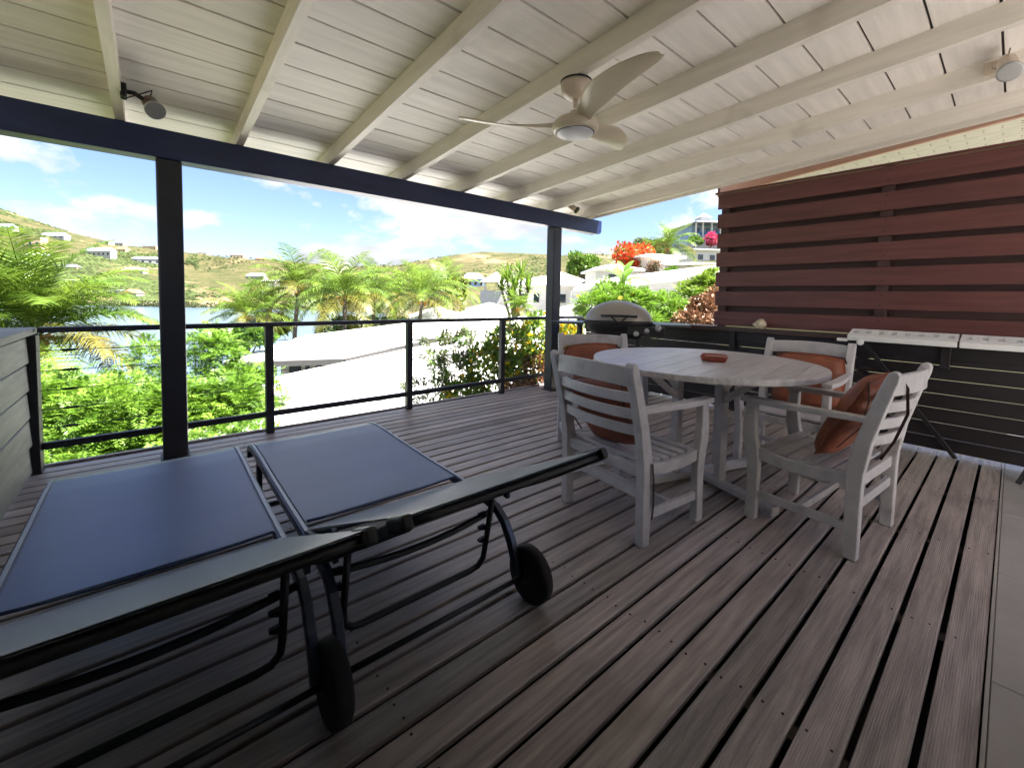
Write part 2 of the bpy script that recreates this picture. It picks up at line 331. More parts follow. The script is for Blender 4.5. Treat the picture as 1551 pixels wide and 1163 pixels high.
def build_terrain():
    th = np.concatenate([np.linspace(-180, -58, 30), np.linspace(-57, 57, 230), np.linspace(58, 179, 30)])
    ds = np.concatenate([[1.5, 3, 4.5], np.geomspace(6, 440, 48), np.linspace(455, 1100, 60), np.linspace(1180, 3500, 8)])
    V = []; EA = []
    for d in ds:
        for a in th:
            ar = R(float(a)); tn = math.tan(max(-1.25, min(1.25, ar))); px = CX+FPX*max(-3, min(3, tn))
            cosv = max(0.35, math.cos(ar)); depth = d if abs(ar) < 1.2 else d
            z = terrain_z(px, depth)
            rr = d/cosv if abs(ar) < R(69.5) else d/0.35
            p = EYE*0 + (FH*math.cos(ar)+RH*math.sin(ar))*rr
            if d > 455:
                k = min(1.0, (d-455)/120); nv = Vector((p.x*0.006, p.y*0.006, 0)); nf = Vector((p.x*0.03, p.y*0.03, 3))
                z += k*(mnoise.noise(nv)*7.0 + mnoise.noise(nf)*2.4)*(0.35 if 600 < px < 930 else 0.7)
            elif d > 8: z += mnoise.noise(Vector((p.x*0.15, p.y*0.15, 0)))*0.35
            ea = 0.0
            if 455 < d < 640 and 225 < px < 450: ea = max(0, 1-abs(px-335)/115)*max(0, 1-abs(d-505)/120)*1.9+0.5*mnoise.noise(Vector((p.x*0.02, p.y*0.02, 9)))-0.25
            if d > 600 and 655 < px < 800: ea = max(ea, max(0, 1-abs(px-715)/60)*max(0, 1-abs(d-735)/70)*1.2+0.9*mnoise.noise(Vector((p.x*0.04, p.y*0.04, 2)))-0.3)
            EA.append(min(1.0, max(0.0, ea))); V.append((p.x, p.y, z))
    nc = len(th); F = []
    for i in range(len(ds)-1):
        for j in range(nc):
            j2 = (j+1) % nc; F.append((i*nc+j, i*nc+j2, (i+1)*nc+j2, (i+1)*nc+j))
    m = bpy.data.materials.new('scrub_hillside'); m.use_nodes = True; t = m.node_tree; b = t.nodes['Principled BSDF']; b.inputs['Roughness'].default_value = 0.95
    b.inputs['Specular IOR Level'].default_value = 0.1
    g = N(t, 'ShaderNodeNewGeometry')
    def nz(scale, det, lo, hi, c0, c1):
        n = N(t, 'ShaderNodeTexNoise'); n.inputs['Scale'].default_value = scale; n.inputs['Detail'].default_value = det; n.inputs['Roughness'].default_value = 0.65
        L(t, g, 'Position', n, 'Vector'); r_ = N(t, 'ShaderNodeValToRGB'); r_.color_ramp.elements[0].position = lo; r_.color_ramp.elements[1].position = hi
        r_.color_ramp.elements[0].color = (*c0, 1); r_.color_ramp.elements[1].color = (*c1, 1); L(t, n, 'Fac', r_, 'Fac'); return r_
    a = nz(0.035, 8, 0.36, 0.66, (0.050, 0.060, 0.024), (0.115, 0.098, 0.052))
    c = nz(0.010, 6, 0.56, 0.66, (0, 0, 0), (1, 1, 1))
    mm = N(t, 'ShaderNodeMixRGB'); mm.inputs['Color2'].default_value = (0.27, 0.19, 0.125, 1); L(t, a, 'Color', mm, 'Color1')
    fine = nz(0.25, 5, 0.35, 0.7, (0.55, 0.6, 0.5), (1.15, 1.1, 1.05)); m3 = N(t, 'ShaderNodeMixRGB', blend_type='MULTIPLY'); m3.inputs['Fac'].default_value = 0.8
    sc = N(t, 'ShaderNodeMath', operation='MULTIPLY'); sc.inputs[1].default_value = 0.75; L(t, c, 'Color', sc, 0)
    at_ = N(t, 'ShaderNodeAttribute', attribute_name='bare_earth'); mxx = N(t, 'ShaderNodeMath', operation='MAXIMUM'); L(t, at_, 'Fac', mxx, 0); L(t, sc, 0, mxx, 1); L(t, mxx, 0, mm, 'Fac')
    L(t, mm, 'Color', m3, 'Color1'); L(t, fine, 'Color', m3, 'Color2'); L(t, m3, 'Color', b, 'Base Color')
    me = npmesh('ground', V, F, m, 4); at2 = me.attributes.new('bare_earth', 'FLOAT', 'POINT'); at2.data.foreach_set('value', EA); o = place('ground', me); tag(o, 'grassy hillside ground falling to the bay and rising to hills', None, None, 'structure')
build_terrain()
def build_water():
    m = bpy.data.materials.new('bay_water'); m.use_nodes = True; t = m.node_tree; b = t.nodes['Principled BSDF']
    b.inputs['Base Color'].default_value = (0.10, 0.155, 0.21, 1); b.inputs['Roughness'].default_value = 0.16
    g = N(t, 'ShaderNodeNewGeometry'); n = N(t, 'ShaderNodeTexNoise'); n.inputs['Scale'].default_value = 0.5; n.inputs['Detail'].default_value = 6
    L(t, g, 'Position', n, 'Vector'); bp = N(t, 'ShaderNodeBump'); bp.inputs['Strength'].default_value = 0.35; bp.inputs['Distance'].default_value = 0.3
    L(t, n, 'Fac', bp, 'Height'); L(t, bp, 'Normal', b, 'Normal')
    c = FH*150 - RH*250
    mb = MB(); mb.v = []; n_ = 64
    for rr in (0, 60, 200, 500, 900):
        for k in range(n_):
            a = 2*math.pi*k/n_; mb.v.append((c.x+rr*math.cos(a), c.y+rr*math.sin(a), WATER_Z))
    for i in range(4):
        for k in range(n_): mb.f.append((i*n_+k, i*n_+(k+1) % n_, (i+1)*n_+(k+1) % n_, (i+1)*n_+k))
    o = mb.build('water', m); tag(o, 'calm grey-blue bay below the palms', None, None, 'structure')
build_water()

# ================================================================ DECK, TILES
PITCH_B = 0.1205
deck = empty('deck', (2.2, 2.1, -0.2), 0, None, None, None, 'structure'); deck['label'] = 'weathered grey brown boarded terrace deck'
DB = Matrix.Translation((-2.2, -2.1, 0.2))
def wp(o):                                   # part of the deck with world coordinates in its mesh
    o.matrix_parent_inverse = Matrix.Translation(-Vector(o.parent.location)); return o
nb = 36
bmesh_rib = MB().box(-3.3, 3.3, -0.0510, 0.0510, -0.024, 0).mesh('plank', DECK)
bmesh_smo = MB().box(-3.3, 3.3, -0.0510, 0.0510, -0.024, 0).mesh('plank', DECKS)
for k in range(nb):
    y = 0.0545 + PITCH_B*k
    if y > 4.36: break
    me = bmesh_rib if (k < 5 or k % 9 == 0) else bmesh_smo
    o = place('plank', me, deck, 0.004, 1); o.location = Vector((1.9, y, random.uniform(-0.0012, 0.0012))) - Vector(deck.location)
    o.rotation_euler = (0, 0, random.uniform(-0.0004, 0.0004))
scr = MB()
for k in range(nb):
    y = 0.0545+PITCH_B*k
    if y > 4.3: break
    for x in (0.55, 1.43, 2.30, 3.2, 4.1, 4.9):
        for s in (-0.028, 0.028):
            if random.random() < 0.12: continue
            cx_, cy_ = x+random.uniform(-.012, .012), y+s+random.uniform(-.006, .006)
            scr.lathe([(0.0045, -0.002), (0.0045, 0.0016)], 6, (cx_, cy_, 0))
o = scr.build('screw_heads', mat('dark_screw', (0.02, 0.018, 0.017), 0.5, var=0.2, metal=0.3), deck); wp(o); o['kind'] = 'stuff'
for x in (-0.3, 0.55, 1.43, 2.30, 3.2, 4.1, 4.9):
    wp(MB().box(x-0.03, x+0.03, 0.0, 4.36, -0.20, -0.026).build('joist', JOIST, deck))
wp(MB().box(-0.8, 5.2, 4.395, 4.43, -0.22, 0.002).build('edge_board', DECKS, deck, 0.004))
wp(MB().box(-0.8, 5.2, -0.012, -0.002, -0.10, 0.004).build('edge_strip', mat('pale_edge_trim', (0.36, 0.34, 0.32), 0.4, var=0.1), deck))
wp(MB().box(-0.8, 5.2, 4.36, 4.394, -4.5, -0.225).build('light_screen', JOIST, deck))  # unseen screen added to keep light from under the deck
wp(MB().box(-0.84, -0.805, -2.6, 4.394, -4.5, -0.03).build('light_screen', JOIST, deck))  # same added light screen along the left side
wp(MB().box(-0.8, 5.2, 0.0, 4.355, -0.25, -0.2015).build('dark_gap_sheet', JOIST, deck))  # dark sheet added so the gaps between boards stay black
tiles = empty('tiled_floor', (2, -1.5, 0), 0, 'smooth grey tiled floor beside the deck boards', None, None, 'structure')
tm = MB().box(0, 0.897, -0.897, 0, -0.05, 0.0).mesh('tile', TILE)
for i in range(-3, 7):
    for j in range(5):
        if i < 1 and j > 0: continue  # rows behind the first are an unseen courtyard added to bounce sun
        o = place('tile', tm, tiles, 0.002, 1); o.location = Vector((i*0.9+0.32, -0.014-j*0.9, 0.0))-Vector(tiles.location)
o = MB().box(-2.5, 6.6, -4.89, -0.013, -0.25, -0.004).build('grout_bed', mat('grout', (0.12, 0.115, 0.11), 0.9, var=0.2), tiles); wp(o)

# ================================================================ PORCH ROOF
SL = 0.0648
def zraft(y): return 2.41 + SL*(4.03-y)
roof = empty('porch_roof', (2.0, 1.0, 2.41), 0, 'white painted porch roof of wide boards on exposed rafters', 'roof')
RX = [-0.82, -0.12, 0.575, 1.27, 1.97, 2.67, 3.37, 4.07, 4.77]
Y0, Y1 = -1.85, 4.62  # rear edge stops short so sun strikes the added courtyard
for xr in RX:
    mb = MB(); w = 0.052
    prof = [(Y0, zraft(Y0)), (4.02, zraft(4.02)), (4.02, 2.412), (Y1, zraft(Y1)+0.03), (Y1, zraft(Y1)+0.13), (Y0, zraft(Y0)+0.125)]
    vs = [(xr-w, y, z) for y, z in prof]+[(xr, y, z) for y, z in prof]; n = len(prof)
    mb.add(vs, [tuple(range(n-1, -1, -1)), tuple(range(n, 2*n))]+[(k, (k+1) % n, n+(k+1) % n, n+k) for k in range(n)])
    wp(mb.build('rafter', RAFT, roof, 0.004, seg=1))
k = 0; y = 4.62
while y > Y0:
    y2 = y-0.238; z0, z1 = zraft(y)+0.1255, zraft(y2)+0.1255
    mb = MB(); x0, x1 = -1.45, 4.93
    vs = [(x0, y, z0), (x1, y, z0), (x1, y2, z1), (x0, y2, z1), (x0, y, z0+.022), (x1, y, z0+.022), (x1, y2, z1+.022), (x0, y2, z1+.022)]
    cy_ = (y+y2)/2; cz_ = (z0+z1)/2
    mb.add([(a-1.7, b-cy_, c-cz_) for a, b, c in vs], [(3, 2, 1, 0), (4, 5, 6, 7), (0, 1, 5, 4), (1, 2, 6, 5), (2, 3, 7, 6), (3, 0, 4, 7)])
    o = mb.build('ceiling_plank', WHITE, roof, 0.003, seg=1); o.location = Vector((1.7, cy_, cz_+random.uniform(0, .0015)))-Vector(roof.location)
    y -= 0.25; k += 1
mb = MB(); vs = [(x, yy, zraft(yy)+d) for d in (0.152, 0.2) for yy in (Y0, 4.75) for x in (-1.5, 5.0)]
mb.add(vs, [(0, 1, 3, 2), (4, 6, 7, 5), (0, 4, 5, 1), (2, 3, 7, 6), (0, 2, 6, 4), (1, 5, 7, 3)]); wp(mb.build('roof_sheet', DOT, roof))
def slopebox(x0, x1, ya, yb, d0, d1, name, m, par, bev=0.003):
    mb = MB(); vs = [(x, yy, zraft(yy)+d) for d in (d0, d1) for yy in (ya, yb) for x in (x0, x1)]
    mb.add(vs, [(0, 1, 3, 2), (4, 6, 7, 5), (0, 4, 5, 1), (2, 3, 7, 6), (0, 2, 6, 4), (1, 5, 7, 3)]); return wp(mb.build(name, m, par, bev, seg=1))
slopebox(4.935, 4.965, Y0, 4.72, 0.015, 0.15, 'barge_board', RAFT, roof)
slopebox(4.968, 5.02, Y0, 4.74, 0.03, 0.21, 'edge_trim', CREAM2, roof)
slopebox(4.86, 4.933, Y0, 4.62, 0.09, 0.124, 'edge_batten', RAFT, roof)

beam = MB()
bp = [(-1.5, 2.203), (5.01, 2.203), (5.045, 2.213), (5.07, 2.245), (5.072, 2.40), (-1.5, 2.408)]
vs = [(x, 3.985, z) for x, z in bp]+[(x, 4.135, z) for x, z in bp]; n = len(bp)
beam.add(vs, [tuple(range(n-1, -1, -1)), tuple(range(n, 2*n))]+[(k, (k+1) % n, n+(k+1) % n, n+k) for k in range(n)])
o = beam.build('support_beam', NAVY, None, 0.006); tag(o, 'long dark navy timber beam carrying the white rafters', 'beam')
for x0, lab in ((0.035, 'dark timber post rising beside the sun loungers to the navy beam'), (4.085, 'dark timber post near the grill supporting the beam end')):
    e = empty('support_post', (x0+0.075, 4.06, 0), 0, lab, 'post', 'posts under the navy beam')
    mb = MB().box(-0.075, 0.075, -0.07, 0.07, 0.004, 2.202); mb.build('shaft', CHAR, e, 0.012)
    MB().box(-0.088, 0.088, -0.083, 0.083, -0.001, 0.014).build('base_plate', CHAR, e, 0.003)

# ================================================================ RAILING
rail = empty('railing', (2.0, 4.29, 0), 0, 'dark metal railing with thin steel cables along the deck edge', 'railing')
wp(MB().box(-0.60, 5.02, 4.245, 4.315, 0.955, 0.993).build('top_rail', CHAR, rail, 0.006))
wp(MB().box(-0.60, 5.02, 4.262, 4.300, 0.145, 0.193).build('bottom_rail', CHAR, rail, 0.004))
for x in (0.785, 2.145, 3.46, 4.985):
    wp(MB().box(x-0.032, x+0.032, 4.25, 4.312, 0.0, 0.954).build('post', CHAR, rail, 0.004))
wp(MB().box(-0.715, -0.60, 4.20, 4.315, -0.1, 0.94).build('end_post', BLACK, rail, 0.006))
for z in (0.83, 0.69, 0.555, 0.42, 0.29):
    wp(MB().tube([(-0.6, 4.281, z), (4.985, 4.281, z)], 0.0028, 6).build('cable', STEEL, rail, smooth=True))
    wp(MB().tube([(-0.50, 4.281, z), (-0.485, 4.281, z), (-0.43, 4.281, z), (-0.415, 4.281, z)], [0.004, 0.0085, 0.0085, 0.004], 8).build('turnbuckle', BLACK, rail, smooth=True))

# ================================================================ LEFT PARAPET
par = empty('side_parapet', (-0.7, 3.0, 0), 0, 'grey boarded parapet with a flat pale cap closing the deck side', 'parapet')
wp(MB().box(-0.80, -0.615, 0.4, 4.34, 0.945, 0.99).build('cap', PARA, par, 0.006))
for i, z in enumerate((0.76, 0.575, 0.39, 0.205, 0.02)):
    mb = MB(); dx = random.uniform(-.004, .004)
    vs = []
    for yy in (0.4, 4.19):
        vs += [(-0.662+dx, yy, z), (-0.636+dx, yy, z+0.003), (-0.646+dx, yy, z+0.170), (-0.672+dx, yy, z+0.167)]
    mb.add(vs, [(3, 2, 1, 0), (4, 5, 6, 7), (0, 1, 5, 4), (1, 2, 6, 5), (2, 3, 7, 6), (3, 0, 4, 7)])
    wp(mb.build('board', PARA, par, 0.003, seg=1))
for yy in (0.6, 1.8, 3.0): wp(MB().box(-0.78, -0.69, yy-0.045, yy+0.045, 0, 0.944).build('post', CHAR, par, 0.004))

# ================================================================ BAR COUNTER AND PRIVACY FENCE
bar = empty('bar_counter', (5.1, 1.5, 0), 0, 'dark boarded bar with a flat top below the red brown fence', 'bar')
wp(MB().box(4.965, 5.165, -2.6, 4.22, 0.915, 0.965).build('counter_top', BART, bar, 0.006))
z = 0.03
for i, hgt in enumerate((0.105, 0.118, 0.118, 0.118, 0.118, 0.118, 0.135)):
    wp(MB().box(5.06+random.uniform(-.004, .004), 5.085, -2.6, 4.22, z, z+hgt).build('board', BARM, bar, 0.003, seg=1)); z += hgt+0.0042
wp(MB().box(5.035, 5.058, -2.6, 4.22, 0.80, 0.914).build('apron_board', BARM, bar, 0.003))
for yy in (4.1, 3.2, 2.05, 0.9, -0.3, -1.5): wp(MB().box(5.087, 5.16, yy-0.04, yy+0.04, -0.1, 0.914).build('post', FENCEB, bar, 0.004))
for yy in (2.05, 0.35): wp(MB().box(5.0, 5.034, yy-0.03, yy+0.03, 0.72, 0.914).build('bracket', BARM, bar, 0.004))

fen = empty('privacy_fence', (5.15, 0.8, 0), 0, 'tall red brown privacy screen of wide horizontal slats above the bar', 'fence')
zb = 0.985
for i in range(7):
    z0 = 2.495-0.166-i*0.2255
    if i == 6: z0 = 0.972; z1 = 0.972+0.165
    else: z1 = z0+0.166
    dz = random.uniform(-.002, .002)
    o = wp(MB().box(5.10, 5.124, -2.6, 2.305+random.uniform(-.006, .012), z0+dz, z1+dz).build('slat', FENCE, fen, 0.004))
for i in range(7):
    z0 = 2.495-0.158-i*0.2255-0.105
    wp(MB().box(5.187, 5.210, -2.6, 2.29, max(z0, 0.975), z0+0.135).build('back_slat', FENCEB, fen, 0.004))
for yy in (2.235, 0.80, -0.7, -2.2): wp(MB().box(5.1255, 5.1855, yy-0.045, yy+0.045, 0.966, 2.49).build('post', FENCEB, fen, 0.004))
wp(MB().box(5.07, 5.24, -2.6, 2.34, 2.4985, 2.520).build('cap', FENCE, fen, 0.004))
sm = MB()
for i in range(7):
    for yy in (2.235, 0.80, -0.7):
        for dz in (-0.045, 0.045):
            zz = (2.495-0.079-i*0.2255 if i < 6 else 1.055)+dz+random.uniform(-.006, .006)
            sm.lathe([(0.006, 0), (0.006, 0.0015)], 8, M=Matrix.Translation((5.0995, yy+random.uniform(-.01, .01), zz)) @ Matrix.Rotation(R(-90), 4, 'Y'))
wp(sm.build('screw_heads', MATS['dark_screw'], fen))['kind'] = 'stuff'

# ================================================================ UNSEEN HOUSE WING ADDED TO SHAPE THE LIGHT, NEXT-DOOR EAVE
hw = empty('house', (-0.5, -1.2, 0), 0, 'added unseen cream house wing with a glazed door, shaping the deck light', 'house')
wp(MB().box(-3.6, 2.1, -5.2, -0.55, -0.3, 3.6).build('wall', HOUSE, hw))  # unseen wing, added and sized to grade the light across the deck
wp(MB().box(-0.98, -0.83, -0.549, 1.85, -0.3, 2.66).build('wall', HOUSE, hw))  # unseen wall added to darken the lower left of the deck
f = wp(MB().box(-0.75, 0.85, -0.549, -0.51, 0.0, 2.15).build('door', WWALL, hw, 0.004))
MB().box(-0.65, 0.75, -0.5095, -0.50, 0.1, 2.05).build('pane', GLASS, f)
wp(MB().box(2.101, 6.6, -5.2, -4.9, -0.3, 2.9).build('added_court_wall', HOUSE, hw))  # unseen wall closing the added courtyard that bounces sun inside
wp(MB().box(-3.0, 6.6, -5.2, -2.8, -5.0, -0.3).build('sun_block', GWALL, hw))  # unseen block added to keep sun out from under the deck
wp(MB().box(5.21, 5.42, -2.79, 4.3, -5.0, -0.06).build('sun_block', GWALL, hw))  # unseen block added against sun entering below the bar
ev = empty('neighbouring_roof', (6.2, 0.5, 2.7), 0, 'pink fascia and perforated white soffit of the adjoining roof above the fence', 'roof')
def eave_z(y): return 2.61+0.095*(2.3-y)
def eavebox(x0, x1, ya, yb, d0, d1, name, m, skew=0.0):
    mb = MB(); vs = [(x, yy, eave_z(yy)+d+skew*(x-5.6)) for d in (d0, d1) for yy in (ya, yb) for x in (x0, x1)]
    mb.add(vs, [(0, 1, 3, 2), (4, 6, 7, 5), (0, 4, 5, 1), (2, 3, 7, 6), (0, 2, 6, 4), (1, 5, 7, 3)]); return wp(mb.build(name, m, ev, 0.003, seg=1))
for i in range(4): eavebox(5.50+i*0.24, 5.735+i*0.24, -2.0, 2.45, -0.02, 0.0, 'soffit_panel', SOFF)
eavebox(5.46, 5.498, -2.0, 2.47, -0.02, 0.20, 'fascia', PINK)
eavebox(4.55, 6.5, -2.0, 2.5, 0.201, 0.26, 'roof_sheet', RWHITE)  # widened, unseen, over the porch edge to block sun on the deck
eavebox(5.46, 6.46, 2.455, 2.49, -0.03, 0.20, 'gable_board', FENCE)
dm = MB()
for i in range(4):
    for j in range(39):
        for s in (0.09, 0.15):
            y = 2.35-j*0.11; xx = 5.50+i*0.24+s; zc = eave_z(y)-0.0205
            dm.lathe([(0.009, 0), (0.009, 0.0004)], 6, (xx, y, zc))
wp(dm.build('vent_holes', DOT, ev))['kind'] = 'stuff'

# ================================================================ CEILING FAN
FX, FY = 1.975, 1.775
fan = empty('ceiling_fan', (FX, FY, 2.25), 0, 'cream three bladed ceiling fan with a round light hung from a rafter', 'ceiling fan')
zc = zraft(FY)-2.25
MB().lathe([(0.028, -0.10+zc-0.005), (0.060, -0.095+zc), (0.085, -0.07+zc), (0.092, -0.035+zc), (0.092, -0.012+zc)], 28).build('canopy', CREAM2, fan, smooth=True)
MB().lathe([(0.094, zc-0.0115), (0.094, zc-0.001)], 28).build('mounting_plate', BLACK, fan)
MB().lathe([(0.0135, 0.15), (0.0135, zc-0.1)], 14).build('rod', CREAM2, fan, smooth=True)
MB().lathe([(0.022, 0.135), (0.032, 0.128), (0.040, 0.105), (0.075, 0.094), (0.112, 0.078), (0.135, 0.052), (0.140, 0.028), (0.130, 0.008), (0.118, 0.001), (0.114, 0.006)], 36).build('motor_housing', CREAM, fan, smooth=True)
MB().lathe([(0.114, 0.010), (0.118, 0.0085), (0.117, 0.0015), (0.112, 0.0)], 32).build('seal_ring', BLACK, fan, smooth=True)
MB().lathe([(0.111, 0.006), (0.110, -0.004), (0.095, -0.011), (0.06, -0.016), (0.02, -0.018), (0.001, -0.018)], 32).build('light_diffuser', OPAL, fan, smooth=True)
def blade():
    mb = MB(); n = 16; m = 6; vs = []
    for i in range(n+1):
        t = i/n; r_ = 0.085+t*0.63
        wdt = np.interp(t, [0, 0.12, 0.4, 0.75, 0.93, 1], [0.10, 0.105, 0.155, 0.135, 0.10, 0.035])
        sweepy = -0.05*math.sin(t*math.pi*0.9)+0.10*t*t
        tw = np.interp(t, [0, 0.15, 1], [0.75, 0.55, 0.16])
        zz = 0.055+0.062*t**0.8
        for j in range(m+1):
            s = (j/m-0.5)*wdt
            vs.append((r_, sweepy+s*math.cos(tw), zz-s*math.sin(tw)-0.010*(1-(2*j/m-1)**2)))
    fs = [(i*(m+1)+j, i*(m+1)+j+1, (i+1)*(m+1)+j+1, (i+1)*(m+1)+j) for i in range(n) for j in range(m)]
    return mb.add(vs, fs)
bme = blade().mesh('blade', CREAM, True)
for k in range(3):
    o = place('blade', bme, fan); o.rotation_euler = (0, 0, R(7+120*k)); s = o.modifiers.new('thick', 'SOLIDIFY'); s.thickness = 0.007; s.offset = 0
    s2 = o.modifiers.new('soft', 'SUBSURF'); s2.levels = 1; s2.render_levels = 1

# ================================================================ SPOTLIGHTS
def spotlight(loc, aim, body, label, bracket, scale=1.0, ringm=KNOB):
    e = empty('spotlight', loc, 0, label, 'spotlight', 'ceiling spotlights')
    q = Vector(aim).normalized().to_track_quat('Z', 'X').to_matrix().to_4x4()
    S = scale
    MB().lathe([(0.001, -0.065*S), (0.030*S, -0.060*S), (0.036*S, -0.045*S), (0.040*S, 0.06*S), (0.047*S, 0.075*S), (0.047*S, 0.082*S), (0.041*S, 0.082*S)], 24, M=q).build('lamp_body', body, e, smooth=True)
    MB().lathe([(0.040*S, 0.078*S), (0.03*S, 0.081*S), (0.001, 0.083*S)], 24, M=q).build('lens', OPAL if body is BRONZE else GLASS, e, smooth=True)
    MB().lathe([(0.0475*S, 0.070*S), (0.0475*S, 0.084*S), (0.041*S, 0.084*S)], 24, M=q).build('rim', ringm, e, smooth=True)
    b = Vector(bracket)
    MB().tube([Vector((0, 0, 0)), b*0.6+Vector((0, 0, .02)), b], 0.012*S, 8).build('bracket', BLACK if body is BRONZE else body, e, smooth=True)
    MB().cbox(b, (0.03, 0.07*S, 0.07*S)).build('mounting_plate', BLACK if body is BRONZE else body, e, 0.004)
    MB().tube([q @ Vector((0.03*S, 0, -0.05*S)), q @ Vector((0.07*S, 0.0, -0.03*S)), b+Vector((0.0, -0.04, -0.06)), b+Vector((0, 0.02, 0.03))], 0.004, 6).build('cord', BLACK if body is BRONZE else body, e, smooth=True)
    return e
spotlight((0.02, 3.53, 2.405), (0.16, -0.75, -0.52), BRONZE, 'weathered bronze spotlight clamped to a rafter above the sun loungers', (-0.13, 0.03, 0.055), 1.12)
spotlight((4.20, 3.78, 2.440), (0.25, -0.70, -0.55), CREAM2, 'small cream spotlight fixed to the rafter over the grill', (-0.12, 0.05, 0.05), 0.95, BLACK)
spotlight((3.86, 0.10, 2.665), (-0.62, -0.1, -0.62), CREAM2, 'cream spotlight on the rafter above the slatted fence end', (0.13, 0.06, 0.05), 1.15)

# ================================================================ SUN LOUNGERS
def sheet(fn, nu, nv, thick, name, m, par):
    vs = [fn(i/nu, j/nv) for i in range(nu+1) for j in range(nv+1)]
    fs = [(i*(nv+1)+j, i*(nv+1)+j+1, (i+1)*(nv+1)+j+1, (i+1)*(nv+1)+j) for i in range(nu) for j in range(nv)]
    mb = MB().add(vs, fs); me = mb.mesh(name, m, True); o = place(name, me, par)
    s = o.modifiers.new('thick', 'SOLIDIFY'); s.thickness = thick; s.offset = 0; s.use_rim = False; return o
BED = [(2.875, 0.285), (2.865, 0.325), (2.83, 0.352), (2.76, 0.364), (2.6, 0.366), (2.3, 0.356), (2.0, 0.350), (1.76, 0.350), (1.52, 0.348), (1.42, 0.335), (1.36, 0.295), (1.315, 0.23), (1.28, 0.15), (1.262, 0.09)]
def bedz(y): return float(np.interp(y, [p[0] for p in BED][::-1], [p[1] for p in BED][::-1]))
c_w = lambda a, b: mnoise.noise(Vector((a, b, 1.7)))+0.5*mnoise.noise(Vector((a*3, b*1.2, 4.1)))
def make_lounger():
    e = empty('sun_lounger', (0, 0, 0))
    hw_ = 0.355
    for s in (-1, 1):
        pth = [(s*hw_, y, z) for y, z in BED]
        rl = MB().sweep(pth, (1, 0, 0), 0.030, [0.03, 0.034, 0.036]+[0.036]*8+[0.038, 0.038, 0.036]).build('side_rail', ALU, e, 0.005, seg=2)
        MB().sweep([(s*(hw_-0.0), y, z+0.0205) for y, z in BED[1:9]], (1, 0, 0), 0.012, 0.006).build('rail_bead', SLINGP, rl)
        MB().sweep([(s*hw_, 2.58, 0.345), (s*hw_, 2.60, 0.2), (s*(hw_-0.02), 2.63, 0.0)], (1, 0, 0), 0.026, 0.045).build('front_leg', ALU, e, 0.004)
    def bed(u, v):
        y = 2.872-u*(2.872-1.735); xx = (v-0.5)*2*(hw_-0.014); sag = 0.0035*(1-(2*v-1)**2)
        return (xx, y, bedz(y)+0.0185-sag+0.0022*c_w(xx*3, y*2.2)*(1-(2*v-1)**4))
    sheet(bed, 40, 12, 0.004, 'bed_sling', SLING, e)
    MB().tube([((v-0.5)*2*(hw_-0.02), 1.735, bedz(1.735)+0.019-0.010*(1-(2*v-1)**2)) for v in np.linspace(0, 1, 13)], 0.006, 8).build('sling_hem', SLING, e, smooth=True)
    MB().tube([(x, 1.70, 0.335-0.02*(1-(x/hw_)**2)) for x in np.linspace(-hw_, hw_, 9)], 0.014, 10).build('cross_bar', ALU, e, smooth=True)
    MB().tube([(x, 1.43, 0.325-0.035*(1-(x/hw_)**2)) for x in np.linspace(-hw_, hw_, 11)], 0.013, 10).build('cross_bar', BLACK, e, smooth=True)
    MB().tube([(-hw_, 2.62, 0.08), (hw_, 2.62, 0.08)], 0.012, 10).build('cross_bar', ALU, e, smooth=True)
    # raised backrest
    yA, zA, yB, zB = 1.672, 0.362, 0.855, 0.752
    def bk(t): return yA+(yB-yA)*t, zA+(zB-zA)*t
    bw = 0.352
    for s in (-1, 1):
        pth = []
        for t in np.linspace(-0.02, 1, 15):
            y, z = bk(t); d = 0.062*math.sin(math.pi*max(0, min(1, t)))**1.2
            pth.append((s*bw, y+d*0.40, z-d-0.012))
        fr = MB().sweep(pth, (1, 0, 0), 0.024, 0.036).build('backrest_rail', BLACK, e, 0.005)
        y, z = bk(0.955); 
        M_ = Matrix.Translation((s*bw, y, z-0.008)) @ Matrix.Rotation(-math.atan2(zB-zA, yA-yB), 4, 'X')
        MB().box(-0.0165, 0.0165, -0.052, 0.042, -0.020, 0.017, M_).build('end_cap', BLACK, fr, 0.010, seg=3)
        y, z = bk(0.40); MB().box(s*bw-0.008, s*bw+0.008, y-0.012, y+0.012, z-0.11, z-0.004).build('sling_strut', BLACK, fr)
    def back(u, v):
        y, z = bk(u); xx = (v-0.5)*2*(bw-0.006); c = 1-(2*v-1)**2
        return (xx, y, z+0.004-0.024*c*math.sin(math.pi*u)-0.002*c)
    sheet(back, 24, 14, 0.005, 'backrest_sling', SLING, e)
    y, z = bk(0.985); MB().tube([(x, y, z-0.012-0.004*(1-(x/bw)**2)) for x in np.linspace(-bw, bw, 9)], 0.012, 10).build('head_bar', BLACK, e, smooth=True)
    # stand with ratchet teeth, axle, wheels
    y, z = bk(0.36)
    st = MB().tube([(-0.30, y, z-0.10), (-0.30, 1.425, 0.17), (-0.295, 1.430, 0.125), (-0.27, 1.433, 0.098), (-0.23, 1.435, 0.09), (0.23, 1.435, 0.09), (0.27, 1.433, 0.098), (0.295, 1.430, 0.125), (0.30, 1.425, 0.17), (0.30, y, z-0.10)], 0.0125, 10).build('backrest_stand', BLACK, e, smooth=True)
    tb = MB()
    for s in (-1, 1):
        for kk in range(3):
            zz = 0.20+kk*0.055; tb.prism([(0, 0), (-0.03, 0.012), (-0.03, 0.022), (0, 0.026)], -0.008, 0.008, Matrix.Translation((s*0.30-0.008, 1.425-0.004, zz)) @ Matrix.Rotation(R(90), 4, 'X'))
    tb.build('ratchet_teeth', BLACK, st)
